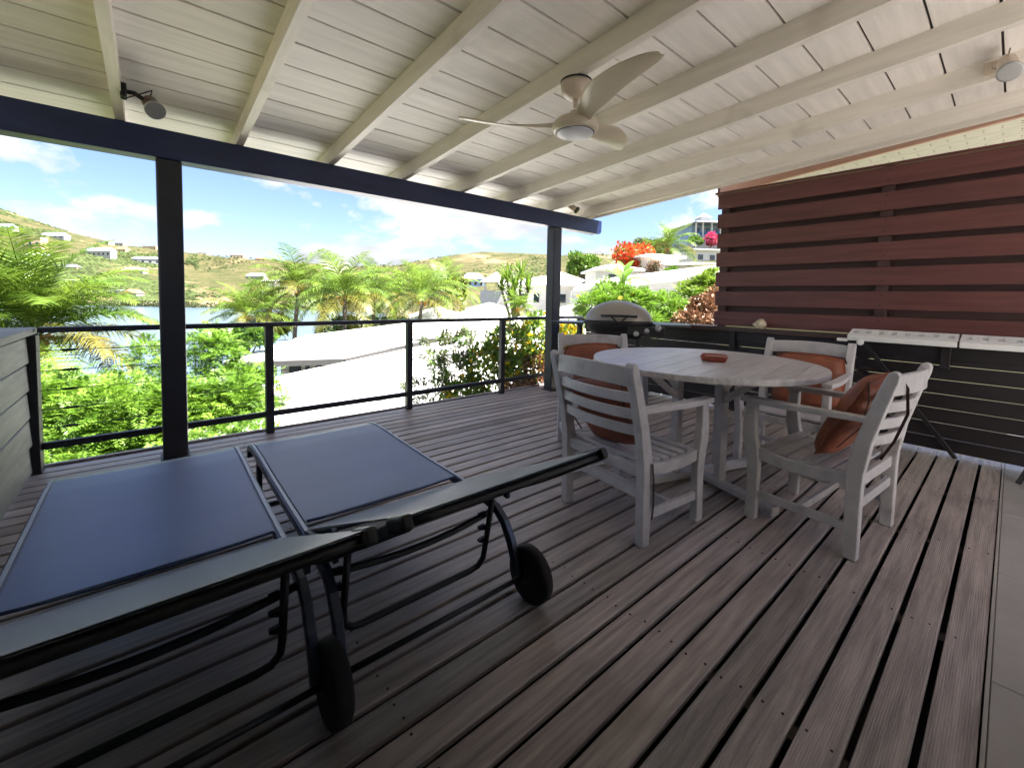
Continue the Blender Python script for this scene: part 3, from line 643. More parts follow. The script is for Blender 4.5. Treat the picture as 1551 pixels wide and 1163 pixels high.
    MB().tube([(-0.40, 1.245, 0.112), (0.40, 1.245, 0.112)], 0.010, 10).build('axle', BLACK, e, smooth=True)
    for s in (-1, 1):
        Mw = Matrix.Translation((s*0.395, 1.235, 0.114)) @ Matrix.Rotation(R(90), 4, 'Y')
        w = MB().lathe([(0.02, -0.024), (0.085, -0.022), (0.103, -0.026), (0.113, -0.018), (0.1145, 0), (0.113, 0.018), (0.103, 0.026), (0.085, 0.022), (0.02, 0.024)], 36, M=Mw).build('wheel', RUBBER, e, smooth=True)
        MB().lathe([(0.022, -0.032), (0.026, -0.028), (0.026, 0.028), (0.022, 0.032)], 16, M=Mw).build('hub_cap', BLACK, w, smooth=True)
    return e
lg = make_lounger(); lg.location = (-0.012, 0.0, 0); tag(lg, 'navy sling sun lounger beside the grey parapet, backrest raised', 'sun lounger', 'wheeled sun loungers')
l2 = copy_tree(lg); l2.location = (0.775, 0.0, 0); l2['label'] = 'navy sling sun lounger on the dining table side, backrest raised'

# ================================================================ CHAIRS
BPX = lambda z: float(np.interp(z, [0, 0.25, 0.43, 0.6, 0.8, 0.945], [0.0, 0.0, 0.0, -0.03, -0.085, -0.13]))
def make_chair():
    e = empty('armchair', (0, 0, 0)); hy = 0.285
    for s in (-1, 1):
        zs = [0, 0.12, 0.25, 0.36, 0.44, 0.52, 0.60, 0.70, 0.80, 0.90, 0.928, 0.943]
        MB().sweep([(BPX(z), s*hy, z) for z in zs], (0, 1, 0), [0.05]*12, [0.058, .06, .062, .066, .070, .068, .064, .060, .056, .052, .042, .020]).build('back_post', CHAIR, e, 0.006)
        MB().sweep([(0.475, s*hy, 0), (0.470, s*hy, 0.15), (0.468, s*hy, 0.30), (0.480, s*hy, 0.40), (0.497, s*hy, 0.48), (0.500, s*hy, 0.56), (0.492, s*hy, 0.675)], (0, 1, 0), 0.046, [0.058, .058, .062, .072, .076, .066, .056]).build('front_leg', CHAIR, e, 0.006)
        MB().sweep([(-0.03, s*(hy+.002), 0.700), (0.10, s*(hy+.010), 0.698), (0.28, s*(hy+.018), 0.694), (0.42, s*(hy+.016), 0.693), (0.545, s*(hy+.008), 0.691)], (0, 1, 0), [0.045, 0.052, 0.062, 0.070, 0.066], 0.032).build('armrest', CHAIR, e, 0.007)
        MB().sweep([(0.03, s*(hy-.004), 0.392), (0.16, s*(hy-.004), 0.372), (0.30, s*(hy-.004), 0.368), (0.455, s*(hy-.004), 0.385)], (0, 1, 0), 0.028, 0.062).build('seat_rail', CHAIR, e, 0.004)
        MB().sweep([(0.025, s*hy, 0.150), (0.455, s*hy, 0.150)], (0, 1, 0), 0.024, 0.045).build('stretcher', CHAIR, e, 0.003)
    MB().box(-0.012, 0.014, -hy+0.02, hy-0.02, 0.345, 0.405).build('seat_rail', CHAIR, e, 0.004)
    MB().box(0.462, 0.488, -hy+0.02, hy-0.02, 0.345, 0.400).build('seat_rail', CHAIR, e, 0.004)
    MB().box(0.225, 0.25, -hy+0.01, hy-0.01, 0.130, 0.170).build('stretcher', CHAIR, e, 0.003)
    MB().box(-0.012, 0.012, -hy+0.02, hy-0.02, 0.235, 0.285).build('stretcher', CHAIR, e, 0.003)
    for zc_, hh in ((0.872, 0.098), (0.765, 0.052), (0.678, 0.052), (0.592, 0.052)):
        pts = [(BPX(zc_)-0.055*(1-(yy/hy)**2)+0.004, yy, zc_-(0.0 if hh < .06 else 0.012*(1-(yy/hy)**2)*-1)) for yy in np.linspace(-hy+0.015, hy-0.015, 11)]
        mb = MB().sweep(pts, (0, 0, 1), hh, 0.022); mb.build('back_slat', CHAIR, e, 0.005)
    for i in range(6):
        x = 0.062+i*0.073; dip = 0.010*math.sin(math.pi*i/5)
        MB().box(x-0.028, x+0.028, -hy+0.024, hy-0.024, 0.402-dip, 0.420-dip).build('seat_slat', CHAIR, e, 0.005)
    return e
CH = [((1.915, 1.452, 0), R(-6), 'grey slatted armchair with its back to the sun loungers'),
      ((2.885, 0.435, 0), R(85), 'grey slatted armchair drawn up nearest the grey tiled floor'),
      ((4.02, 1.085, 0), R(180), 'grey slatted armchair with its back to the dark bar'),
      ((2.955, 2.36, 0), R(230), 'grey slatted armchair with its back to the railing, beside the grill')]
ch0 = make_chair()
for i, (loc, rz, lab) in enumerate(CH):
    c = ch0 if i == 0 else copy_tree(ch0)
    c.location = loc; c.rotation_euler = (0, 0, rz); tag(c, lab, 'chair', 'armchairs around the round table')

# ---------------------------------------------------------------- cushions
def make_cushion(name, w, h, t, seed, sagm=0.0):
    rnd = random.Random(seed); nu, nv = 14, 12; vs = []; fs = []
    def puff(u, v):
        a = max(0, 1-abs(2*u-1)**3.2)*max(0, 1-abs(2*v-1)**3.2); return a**0.45
    for side in (1, -1):
        for i in range(nu+1):
            for j in range(nv+1):
                u, v = i/nu, j/nv
                pu = puff(u, v)*(1+0.10*mnoise.noise(Vector((u*4+seed, v*4, side))))
                a_, b_ = 2*u-1, 2*v-1; yy = a_*math.sqrt(1-0.20*b_*b_)*w/2; zz = (b_*math.sqrt(1-0.20*a_*a_)+1)*h/2
                vs.append((side*pu*t/2, yy, zz))
    n1 = (nu+1)*(nv+1)
    for sidx in (0, 1):
        for i in range(nu):
            for j in range(nv):
                q = [sidx*n1+i*(nv+1)+j, sidx*n1+i*(nv+1)+j+1, sidx*n1+(i+1)*(nv+1)+j+1, sidx*n1+(i+1)*(nv+1)+j]
                fs.append(tuple(q if sidx == 0 else q[::-1]))
    mb = MB().add(vs, fs); me = mb.mesh(name, LEATH, True)
    bm = bmesh.new(); bm.from_mesh(me); bmesh.ops.remove_doubles(bm, verts=bm.verts, dist=0.0004); bmesh.ops.recalc_face_normals(bm, faces=bm.faces); bm.to_mesh(me); bm.free()
    for p in me.polygons: p.use_smooth = True
    return me
def cushion(ch, label, w=0.50, h=0.50, t=0.10, x=0.10, z=0.425, lean=-0.22, tw=0.0, dy=0.0, seed=1, ties=True, turn=0.0):
    loc, rz, _ = CH[ch]
    M_ = Matrix.Translation(loc) @ Matrix.Rotation(rz, 4, 'Z') @ Matrix.Translation((x, dy, z)) @ Matrix.Rotation(turn, 4, 'Z') @ Matrix.Rotation(lean, 4, 'Y') @ Matrix.Rotation(tw, 4, 'X')
    e = empty('cushion', (0, 0, 0), 0, label, 'cushion', 'brown leather chair cushions'); e.matrix_world = M_
    c = place('cover', make_cushion('cover', w, h, t, seed), e)
    sq = lambda a_, b_: Vector((0, a_*math.sqrt(1-0.20*b_*b_)*w/2, (b_*math.sqrt(1-0.20*a_*a_)+1)*h/2))
    pts = [(-1, -1), (-1, 1), (1, 1), (1, -1), (-1, -1)]
    pp = []
    for a, b in zip(pts[:-1], pts[1:]):
        for k in range(8): pp.append(sq(a[0]+(b[0]-a[0])*k/8, a[1]+(b[1]-a[1])*k/8))
    pp.append(sq(-1, -1)); MB().tube(pp, 0.0045, 6).build('piping', LEATH, c, smooth=True)
    if ties:
        for s in (-1, 1):
            MB().sweep([(0.0, s*w*0.47, h*0.95), (-0.05, s*w*0.50, h*0.80), (-0.085, s*w*0.47, h*0.55), (-0.06, s*w*0.49, h*0.25)], (0, 1, 0), 0.010, 0.004).build('tie', STRAP, e)
    return e
cushion(0, 'brown leather cushion slumped inside the chair by the loungers', w=0.49, h=0.44, t=0.11, x=0.14, z=0.428, lean=-0.42, tw=R(-12), dy=-0.02, seed=1)
cushion(1, 'brown leather cushion tipped forward on the chair by the tiled floor', w=0.47, h=0.52, t=0.14, x=0.20, z=0.432, lean=-0.46, dy=0.03, seed=2)
cushion(2, 'brown leather cushion propped against the chair by the dark bar', w=0.50, h=0.42, t=0.12, x=0.05, z=0.432, lean=-0.22, dy=0.03, seed=3)
cushion(3, 'brown leather cushion propped in the chair beside the grill', w=0.50, h=0.44, t=0.11, x=0.05, z=0.432, lean=-0.24, tw=R(4), dy=0.0, seed=4)
def tie_strap(ch, pts, label):
    loc, rz, _ = CH[ch]; e = empty('strap', loc, rz, label, 'strap')
    MB().sweep(pts, (1, 0, 0), 0.012, 0.003).build('band', STRAP, e)
tie_strap(0, [(0.02, -0.318, 0.43), (0.03, -0.322, 0.33), (0.035, -0.320, 0.22), (0.03, -0.318, 0.14)], 'dark brown tie hanging off the chair by the loungers')
tie_strap(1, [(-0.115, 0.20, 0.93), (-0.150, 0.19, 0.86), (-0.155, 0.185, 0.74), (-0.115, 0.19, 0.60), (-0.07, 0.2, 0.5)], 'dark brown tie looped over the chair back by the tiled floor')

# ================================================================ ROUND TABLE
TC = Vector((2.945, 1.41, 0)); TZ = 0.838; TR = 0.742
tab = empty('round_table', TC, 0, 'round whitewashed wooden dining table on crossed feet', 'table')
# top: parallel planks cut to a circle
npl = 11; pw = 2*TR/npl; ang = R(8)
for i in range(npl):
    a0, a1 = -TR+i*pw+0.0012, -TR+(i+1)*pw-0.0012
    poly = []
    ys = np.linspace(a0, a1, 7)
    rr = TR-0.010
    ch_ = lambda y: math.sqrt(max(0.0004, rr*rr-min(abs(y), rr)**2))
    poly = [(ch_(y), y) for y in ys]+[(-ch_(y), y) for y in ys[::-1]]
    MB().prism(poly, TZ-0.026, TZ-0.001, Matrix.Rotation(ang, 4, 'Z')).build('plank', TABLE, tab, 0.0012, seg=1)
rim = MB(); n = 72; prof = [(TR-0.0095, TZ-0.036), (TR-0.0095, TZ-0.0005), (TR-0.003, TZ), (TR, TZ-0.006), (TR, TZ-0.030), (TR-0.004, TZ-0.036)]
vs = [(p[0]*math.cos(2*math.pi*k/n), p[0]*math.sin(2*math.pi*k/n), p[1]) for k in range(n) for p in prof]; mm_ = len(prof)
rim.add(vs, [(k*mm_+j, k*mm_+(j+1) % mm_, ((k+1) % n)*mm_+(j+1) % mm_, ((k+1) % n)*mm_+j) for k in range(n) for j in range(mm_)])
rim.build('rim', TABLE, tab, smooth=False)
for k in range(4):
    M_ = Matrix.Rotation(R(72+90*k), 4, 'Z')
    MB().box(0.035, 0.60, -0.032, 0.032, 0.012, 0.058, M_).build('foot', CHAIR, tab, 0.008)
    MB().cbox((0.56, 0, 0.006), (0.07, 0.07, 0.012), M_).build('foot_pad', CHAIR, tab, 0.003)
    MB().sweep([M_ @ Vector((0.20, 0, 0.058)), M_ @ Vector((0.20, 0, TZ-0.062))], M_.to_3x3() @ Vector((0, 1, 0)), 0.062, 0.045).build('leg', CHAIR, tab, 0.005)
    MB().sweep([M_ @ Vector((0.215, 0, 0.60)), M_ @ Vector((0.45, 0, TZ-0.065))], M_.to_3x3() @ Vector((0, 1, 0)), 0.045, 0.035).build('brace', CHAIR, tab, 0.004)
    MB().box(0.03, 0.62, -0.03, 0.03, TZ-0.062, TZ-0.0275, M_).build('bearer', CHAIR, tab, 0.004)
MB().lathe([(0.03, 0.0585), (0.03, 0.064)], 16).build('bolt', BLACK, tab)
# ---------------------------------------------------------------- ashtray
av = empty('ashtray', (2.985, 1.335, TZ+0.0005), R(20), 'small square terracotta ashtray on the round table', 'ashtray')
def rsq(r_, c, z):
    pts = []
    for qx, qy, a0 in ((1, 1, 0), (-1, 1, 90), (-1, -1, 180), (1, -1, 270)):
        for k in range(5): a = R(a0+k*22.5); pts.append((qx*(r_-c)+c*math.cos(a), qy*(r_-c)+c*math.sin(a), z))
    return pts
rings = [rsq(0.072, 0.022, 0), rsq(0.080, 0.025, 0.012), rsq(0.086, 0.027, 0.038), rsq(0.083, 0.026, 0.041), rsq(0.074, 0.022, 0.038), rsq(0.066, 0.02, 0.012), rsq(0.03, 0.01, 0.010)]
mb = MB(); vs = [p for r_ in rings for p in r_]; n = 20
mb.add(vs, [tuple(range(n-1, -1, -1)), tuple(6*n+k for k in range(n))]+[(i*n+k, i*n+(k+1) % n, (i+1)*n+(k+1) % n, (i+1)*n+k) for i in range(6) for k in range(n)])
mb.build('bowl', TERRA, av, smooth=True)
MB().prism([(p[0], p[1]) for p in rsq(0.0685, 0.02, 0)], 0.0125, 0.027).build('ash', ASH, av)

# ================================================================ GAS GRILL
G0 = at(936, 486, 5.05); GRZ = HEAD+R(-12)
gr = empty('gas_grill', (G0.x, G0.y, 0), GRZ, 'gas grill with a domed taupe lid and black base beside the post', 'grill')
zl = G0.z+0.01   # lid seam height
mb = MB(); nu, nv = 40, 12; vs = []
for j in range(nv+1):
    t = j/nv; a = t*math.pi/2
    for i in range(nu):
        b_ = 2*math.pi*i/nu
        cx_ = abs(math.cos(b_))**0.72*math.copysign(1, math.cos(b_)); cy_ = abs(math.sin(b_))**0.72*math.copysign(1, math.sin(b_))
        k_ = math.cos(a)**1.12 if j < nv else 0.0
        vs.append((0.385*cx_*k_, 0.255*cy_*(math.cos(a)**0.85 if j < nv else 0), zl+0.232*math.sin(a)**1.0))
fs = [(j*nu+i, j*nu+(i+1) % nu, (j+1)*nu+(i+1) % nu, (j+1)*nu+i) for j in range(nv) for i in range(nu)]
mb.add(vs, fs); lid = mb.build('lid', LIDM, gr, smooth=True)
MB().tube([(-0.20, -0.20, zl+0.062), (-0.185, -0.285, zl+0.055), (-0.10, -0.315, zl+0.06), (0.10, -0.315, zl+0.06), (0.185, -0.285, zl+0.055), (0.20, -0.20, zl+0.062)], 0.013, 8).build('handle', BLACK, lid, smooth=True)
MB().tube([(-0.09, -0.30, zl+0.055), (-0.02, -0.29, zl-0.01), (0.02, -0.29, zl-0.01), (0.09, -0.30, zl+0.055)], 0.010, 8).build('latch', BLACK, lid, smooth=True)
base = MB(); secs = [(0.395, 0.262, zl-0.003), (0.40, 0.265, zl-0.03), (0.36, 0.235, zl-0.10), (0.26, 0.17, zl-0.19), (0.24, 0.155, zl-0.21)]
vs = []
for a_, b_, z in secs:
    for i in range(24):
        th = 2*math.pi*i/24; vs.append((a_*abs(math.cos(th))**0.6*math.copysign(1, math.cos(th)), b_*abs(math.sin(th))**0.6*math.copysign(1, math.sin(th)), z))
base.add(vs, [tuple(range(24)), tuple(4*24+k for k in range(23, -1, -1))]+[(j*24+i, j*24+(i+1) % 24, (j+1)*24+(i+1) % 24, (j+1)*24+i) for j in range(4) for i in range(24)])
base.build('firebox', BLACK, gr, smooth=True)
for s in (-1, 1):
    sh = MB().prism([(s*0.40, -0.20), (s*0.78, -0.18), (s*0.80, 0.0), (s*0.78, 0.18), (s*0.40, 0.20)], zl-0.055, zl-0.030).build('side_shelf', mat('dark_shelf', (0.05, 0.052, 0.055), 0.35, var=0.1), gr, 0.006)
    MB().box(s*0.45-0.01, s*0.45+0.01, -0.2, 0.2, zl-0.08, zl-0.056).build('shelf_bracket', BLACK, sh)
    for yy in (-0.18, 0.18):
        MB().sweep([(s*0.22, yy*0.8, zl-0.2), (s*0.33, yy, 0.0)], (0, 1, 0), 0.03, 0.03).build('leg', BLACK, gr, 0.004)
MB().box(-0.30, 0.30, -0.15, 0.15, 0.18, 0.20).build('lower_shelf', BLACK, gr, 0.004)
MB().box(0.10, 0.50, -0.292, -0.255, zl-0.15, zl-0.055).build('control_panel', BLACK, gr, 0.01)
for xx, zz, rr in ((0.42, zl-0.065, 0.036), (0.30, zl-0.10, 0.028), (0.19, zl-0.135, 0.030)):
    MB().lathe([(rr, 0), (rr, 0.03), (rr*0.8, 0.04), (0.002, 0.041)], 18, M=Matrix.Translation((xx, -0.293, zz)) @ Matrix.Rotation(R(90), 4, 'X')).build('knob', KNOB, gr, smooth=True)
MB().lathe([(0.10, 0.20), (0.15, 0.24), (0.15, 0.44), (0.09, 0.50), (0.04, 0.52), (0.04, 0.56)], 20).build('gas_bottle', mat('grey_gas_bottle', (0.10, 0.11, 0.13), 0.4, var=0.2), gr, smooth=True)

# ================================================================ WHITE RACK, SHELL
rk = empty('folding_table', (4.80, 0.45, 0), 0, 'white slotted plastic folding table propped along the dark bar', 'folding table')
RT = Matrix.Translation((4.77, 0, 0.945)) @ Matrix.Rotation(R(-15), 4, 'Y')
def rack_half(y0, y1, nslot):
    mb = MB(); n = nslot; w = (y1-y0)/n
    mb.box(0, 0.030, y0, y1, -0.022, 0.024, RT); mb.box(0.150, 0.195, y0, y1, -0.002, 0.030, RT)
    mb.box(0.0305, 0.080, y0, y1, 0.0, 0.027, RT)
    for i in range(n+1):
        yy = y0+i*w; mb.box(0.0805, 0.1495, max(y0, yy-0.026), min(y1, yy+0.026), 0.0, 0.028, RT)
    return wp(mb.build('panel', RACKM, rk, 0.004))
p = rack_half(0.275, 0.96, 8); rack_half(-0.50, 0.262, 9)
wp(MB().lathe([(0.014, -0.008), (0.026, -0.008), (0.026, 0.008), (0.014, 0.008)], 16, M=Matrix.Translation((4.765, 0.865, 0.913)) @ Matrix.Rotation(R(90), 4, 'Y')).build('hinge_lug', RACKM, rk, smooth=True))
wp(MB().cbox((4.80, 1.0, 0.925), (0.05, 0.075, 0.028)).build('catch', RACKM, rk, 0.006))
for y0_, y1_ in ((0.86, 0.15), (-0.40, -0.08)):
    wp(MB().sweep([(4.86, y0_, 0.903), (4.66, y1_, 0.0)] if y0_ < 0 else [(4.90, y0_, 0.903), (5.0, y1_+0.1, 0.0)], (0, 1, 0), 0.03, 0.022).build('leg', BLACK, rk, 0.003))
she = empty('conch_shell', (5.0, 1.77, 0.9655), R(70), 'cream conch shell lying on the bar top against the fence', 'shell')
mb = MB(); vs = []; fs = []; nu, nv = 26, 14
for i in range(nu+1):
    t = i/nu
    for j in range(nv):
        a = 2*math.pi*j/nv; rr = np.interp(t, [0, 0.12, 0.35, 0.6, 0.85, 1], [0.004, 0.02, 0.055, 0.042, 0.018, 0.003])
        sp = 1+0.35*max(0, math.sin(t*math.pi*9+a*1.5))*(1 if t < 0.5 else 0.3)*(1 if math.sin(a) > -0.2 else 0.3)
        vs.append((t*0.17-0.085, rr*sp*math.cos(a), 0.042+max(-0.041, rr*sp*math.sin(a))))
for i in range(nu):
    for j in range(nv): fs.append((i*nv+j, i*nv+(j+1) % nv, (i+1)*nv+(j+1) % nv, (i+1)*nv+j))
mb.add(vs, fs).build('whorl', SHELL, she, smooth=True)
lp = MB(); lp.sweep([(-0.05, -0.03, 0.01), (0.0, -0.075, 0.03), (0.05, -0.085, 0.05), (0.09, -0.05, 0.045)], (0, 0.3, 1), [0.02, 0.05, 0.06, 0.02], 0.006).build('flared_lip', SHELL, she, 0.002)

# ================================================================ FOLIAGE BUILDERS
def unit(v): return v/np.maximum(1e-9, np.linalg.norm(v, axis=-1, keepdims=True))
def leaf_quads(C, D, Nn, ln, wd, fold=0.0):
    """kite shaped leaves: base C, direction D, normal Nn; returns verts, faces(n,4)"""
    S = unit(np.cross(D, Nn)); n = len(C)
    ln = np.asarray(ln).reshape(-1, 1)*np.ones((n, 1)); wd = np.asarray(wd).reshape(-1, 1)*np.ones((n, 1))
    a = C; b = C+D*ln*0.45+S*wd*0.5+Nn*fold*ln; c = C+D*ln-Nn*fold*ln*0.6; d = C+D*ln*0.45-S*wd*0.5+Nn*fold*ln
    V = np.stack([a, b, c, d], 1).reshape(-1, 3); F = np.arange(n*4).reshape(n, 4); return V, F
def blob_points(blobs, n, shell=0.55):
    """points in a union of ellipsoids (centre, radii), denser towards the outside"""
    w = np.array([b[1][0]*b[1][1]*b[1][2] for b in blobs])**0.75; w /= w.sum()
    idx = RNG.choice(len(blobs), n, p=w); d = unit(RNG.normal(size=(n, 3))); r_ = shell+(1-shell)*RNG.random(n)**0.6
    r_ *= 1+0.16*np.sin(d[:, 0]*7+idx)*np.cos(d[:, 1]*6-idx*2)
    C = np.array([b[0] for b in blobs])[idx]; Rr = np.array([b[1] for b in blobs])[idx]
    return C+d*Rr*r_[:, None], unit(d/Rr)
def bush_mesh(name, blobs, n, ln, wd, m, droop=0.2, shell=0.5):
    P, O = blob_points(blobs, n, shell)
    D = unit(O*0.7+RNG.normal(size=(n, 3))*0.75+np.array([0, 0, 0.25-droop])); Nn = unit(np.cross(D, RNG.normal(size=(n, 3))))
    s = 0.6+0.8*RNG.random(n)
    V, F = leaf_quads(P, D, Nn, ln*s, wd*s, 0.06); return npmesh(name, V, F, m, 4)
def feather_mesh(name, blobs, n, ln, m, nl=9, lw=0.16, shell=0.45, droop=0.35):
    """compound leaves: each a drooping midrib with paired leaflets"""
    P, O = blob_points(blobs, n, shell)
    D0 = unit(O*0.6+RNG.normal(size=(n, 3))*0.55+np.array([0, 0, 0.25])); s = ln*(0.6+0.7*RNG.random(n))[:, None]
    up = np.array([0, 0, 1.0]); Vs = []; Fs = []; off = 0
    for k in range(nl):
        t = (k+0.6)/nl
        B = P+D0*s*t-up*droop*s*t*t
        T = unit(D0-up*2*droop*t); S = unit(np.cross(T, up)+1e-4); Nn = unit(np.cross(S, T))
        for sg in (-1, 1):
            D = unit(S*sg*0.9+T*0.45-up*0.1+RNG.normal(size=(n, 3))*0.10)
            l_ = s[:, 0]*0.34*math.sin(math.pi*min(0.93, 0.22+0.72*t))
            V, F = leaf_quads(B, D, Nn, l_, l_*lw*2.0); Vs.append(V); Fs.append(F+off); off += len(V)
    return npmesh(name, np.concatenate(Vs), np.concatenate(Fs), m, 4)
def branches(par, base, blobs, r0, m=None, name='stem', n=6):
    mb = MB()
    for k in range(n):
        b = random.choice(blobs); tip = Vector(b[0])+Vector((random.uniform(-.6, .6)*b[1][0], random.uniform(-.6, .6)*b[1][1], random.uniform(-.1, .6)*b[1][2]))
        bs = Vector(base)+Vector((random.uniform(-r0*3, r0*3), random.uniform(-r0*3, r0*3), 0)); mid = bs.lerp(tip, 0.5)+Vector((random.uniform(-.15, .15), random.uniform(-.15, .15), 0.1))*(tip-bs).length*0.6
        pts = [bs.lerp(mid, t/3) for t in range(3)]+[mid.lerp(tip, t/3) for t in range(4)]
        mb.tube(pts, list(np.linspace(r0, r0*0.25, 7)), 6, False)
    return mb.build(name, m or TWIG, par, smooth=True)
def shrub(name, label, cat, base, blobs, layers, r0=0.02, nst=7, group=None):
    """blobs relative to base; layers: (part name, kind, count, length, width, material[, blobs])"""
    e = empty(name, base, 0, label, cat, group); branches(e, (0, 0, 0), blobs, r0, None, 'stem', nst)
    for pn, kd, n, ln, wd, m, *bb in layers:
        B = bb[0] if bb else blobs
        me = feather_mesh(pn, B, n, ln, m, lw=wd) if kd == 'f' else bush_mesh(pn, B, n, ln, wd, m)
        o = place(pn, me, e); o['kind'] = 'stuff'
    return e

# ---------------------------------------------------------------- palms
def frond_mesh(name, length, arch, n, m, wl=0.24, droop=0.5, seed=0, w=0.018):
    rg = np.random.default_rng(seed); nb_ = 14
    ts = np.linspace(0, 1, nb_+1)
    def pos(t): 
        a = arch[0]+(arch[1]-arch[0])*t**1.25
        return a
    xs = [0.0]; zs = [0.0]
    for k in range(nb_):
        a = pos((ts[k]+ts[k+1])/2); xs.append(xs[-1]+math.cos(a)*length/nb_); zs.append(zs[-1]+math.sin(a)*length/nb_)
    xs, zs = np.array(xs), np.array(zs); side = 0.06*length*rg.normal()*ts**2
    V = []; F = []
    rr = np.interp(ts, [0, 0.15, 1], [0.035, 0.020, 0.003])*length/3
    for k in range(nb_+1):
        for dy, dz in ((-1, 0), (0, 0.7), (1, 0), (0, -0.7)): V.append((xs[k], side[k]+dy*rr[k], zs[k]+dz*rr[k]))
    for k in range(nb_):
        for j in range(4): F.append((k*4+j, k*4+(j+1) % 4, (k+1)*4+(j+1) % 4, (k+1)*4+j))
    nl = n
    for i in range(nl):
        t = 0.14+0.86*(i+0.5)/nl; x = np.interp(t, ts, xs); z = np.interp(t, ts, zs); sy = np.interp(t, ts, side); a = pos(t)
        T = np.array([math.cos(a), 0, math.sin(a)]); Nn = np.array([-math.sin(a), 0, math.cos(a)])
        lw_ = wl*length*math.sin(math.pi*(0.16+0.80*t))**0.75*(0.8+0.35*rg.random())
        for sg in (-1, 1):
            d0 = np.array([0, sg, 0])*0.80+T*0.55+Nn*(0.22-0.15*rg.random())+rg.normal(size=3)*0.06; d0 /= np.linalg.norm(d0)
            B = np.array([x, sy, z]); M1 = B+d0*lw_*0.5; d1 = d0+np.array([0, 0, -droop*(0.7+0.7*rg.random())]); d1 /= np.linalg.norm(d1); Tp = M1+d1*lw_*0.55
            wv = T*w*length/3*1.6
            o = len(V); V += [tuple(B-wv*0.5), tuple(B+wv*0.5), tuple(M1+wv*0.55), tuple(M1-wv*0.55), tuple(Tp+wv*0.06), tuple(Tp-wv*0.06)]
            F += [(o, o+1, o+2, o+3), (o+3, o+2, o+4, o+5)]
    return npmesh(name, V, F, m, 4)
FR = {}
def frond_set(key, length, n, m, my):
    if key not in FR:
        out = []
        for i, (a0, a1) in enumerate(((80, 20), (66, -12), (52, -28), (38, -45), (22, -58), (4, -74), (-18, -86))):
            out.append([frond_mesh('frond', length*(0.92+0.1*random.random()), (R(a0), R(a1)), n, my if (i >= 6 or (i >= 4 and q == 1)) else m, droop=0.35+0.1*i, seed=i*7+q, wl=0.27, w={'near': 0.020, 'mid': 0.028, 'far': 0.030, 'small': 0.05}[key]) for q in (0, 1)])
        FR[key] = out
    return FR[key]
def palm(label, crown, base_z, length, key, n=34, per=(3, 4, 5, 5, 5, 4, 3), lean=(0.6, 0.3), group=None, tr=0.13, nuts=True, name='palm_tree', m=None, my=None, spin=0.0):
    crown = Vector(crown); h = crown.z-base_z; base = Vector((crown.x-lean[0], crown.y-lean[1], base_z))
    e = empty(name, base, 0, label, 'palm tree', group); c = crown-base
    pts = [Vector((c.x*t**1.6, c.y*t**1.6, c.z*t)) for t in np.linspace(0, 1, 9)]
    MB().tube(pts, list(np.linspace(tr*1.35, tr*0.8, 9)), 10).build('trunk', TRUNK, e, smooth=True)
    fs = frond_set(key, length, n, m or LF_PALM, my or LF_PALMY); az = spin
    for lv, cnt in enumerate(per):
        for k in range(cnt):
            az += 137.5+random.uniform(-14, 14)
            o = place('frond', fs[lv][random.randrange(2)], e); s = random.uniform(0.88, 1.1)
            o.location = c+Vector((0, 0, 0.05*length*(1-lv/6))); o.rotation_euler = (random.uniform(-.22, .22), random.uniform(-.1, .1), R(az)); o.scale = (s, s, s)
    if nuts:
        nm = MB()
        for k in range(9):
            a = random.uniform(0, 6.28); rr = random.uniform(.14, .26)*length/3; p = c+Vector((math.cos(a)*rr, math.sin(a)*rr, random.uniform(-.32, -.05)*length/3))
            nm.lathe([(0.01, -0.11), (0.07, -0.08), (0.095, 0), (0.07, 0.08), (0.01, 0.11)], 8, p)
        nm.build('coconuts', COCO, e, smooth=True)
        st = MB()
        for k in range(12):
            a = random.uniform(0, 6.28); d = Vector((math.cos(a), math.sin(a), 0)); l_ = length*random.uniform(.18, .3)
            st.tube([c, c+d*l_*0.5+Vector((0, 0, 0.12*l_)), c+d*l_-Vector((0, 0, 0.5*l_))], [0.03, 0.018, 0.008], 5, False)
        st.build('flower_stalks', COCO, e, smooth=True)
    return e
def gz(px, d): return terrain_z(px, d)

# ================================================================ NEAR SHRUBS BELOW THE RAILING
def rel(base, pts):   # blobs from photo columns: (px, py, depth, radius px x, radius px y, radius depth m)
    out = []
    for px, py, d, rx, ry, rd in pts:
        c = at(px, py, d)-Vector(base); k = d/FPX
        out.append((tuple(c), (max(rx*k, 0.05)*1.0, max(rx*k*0.5+rd*0.5, 0.05), ry*k)))
    return out
b0 = at(160, 800, 6.0); b0 = Vector((b0.x, b0.y, -3.2))
shrub('feathery_shrub', 'large bright green feathery shrub growing against the railing beside the parapet', 'shrub', b0,
      rel(b0, [(100, 628, 5.9, 85, 62, 0.6), (195, 640, 5.7, 85, 62, 0.6), (280, 640, 5.9, 75, 62, 0.6), (60, 690, 5.6, 80, 55, 0.5), (170, 705, 5.4, 110, 50, 0.5), (330, 690, 5.5, 85, 40, 0.4), (350, 620, 6.2, 45, 48, 0.4), (420, 690, 5.8, 40, 22, 0.3)]),
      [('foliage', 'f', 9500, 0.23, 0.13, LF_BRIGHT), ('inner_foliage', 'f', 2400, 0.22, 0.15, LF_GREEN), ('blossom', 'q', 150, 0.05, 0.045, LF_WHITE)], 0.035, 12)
b1 = at(335, 760, 6.8); b1 = Vector((b1.x, b1.y, -3.4))
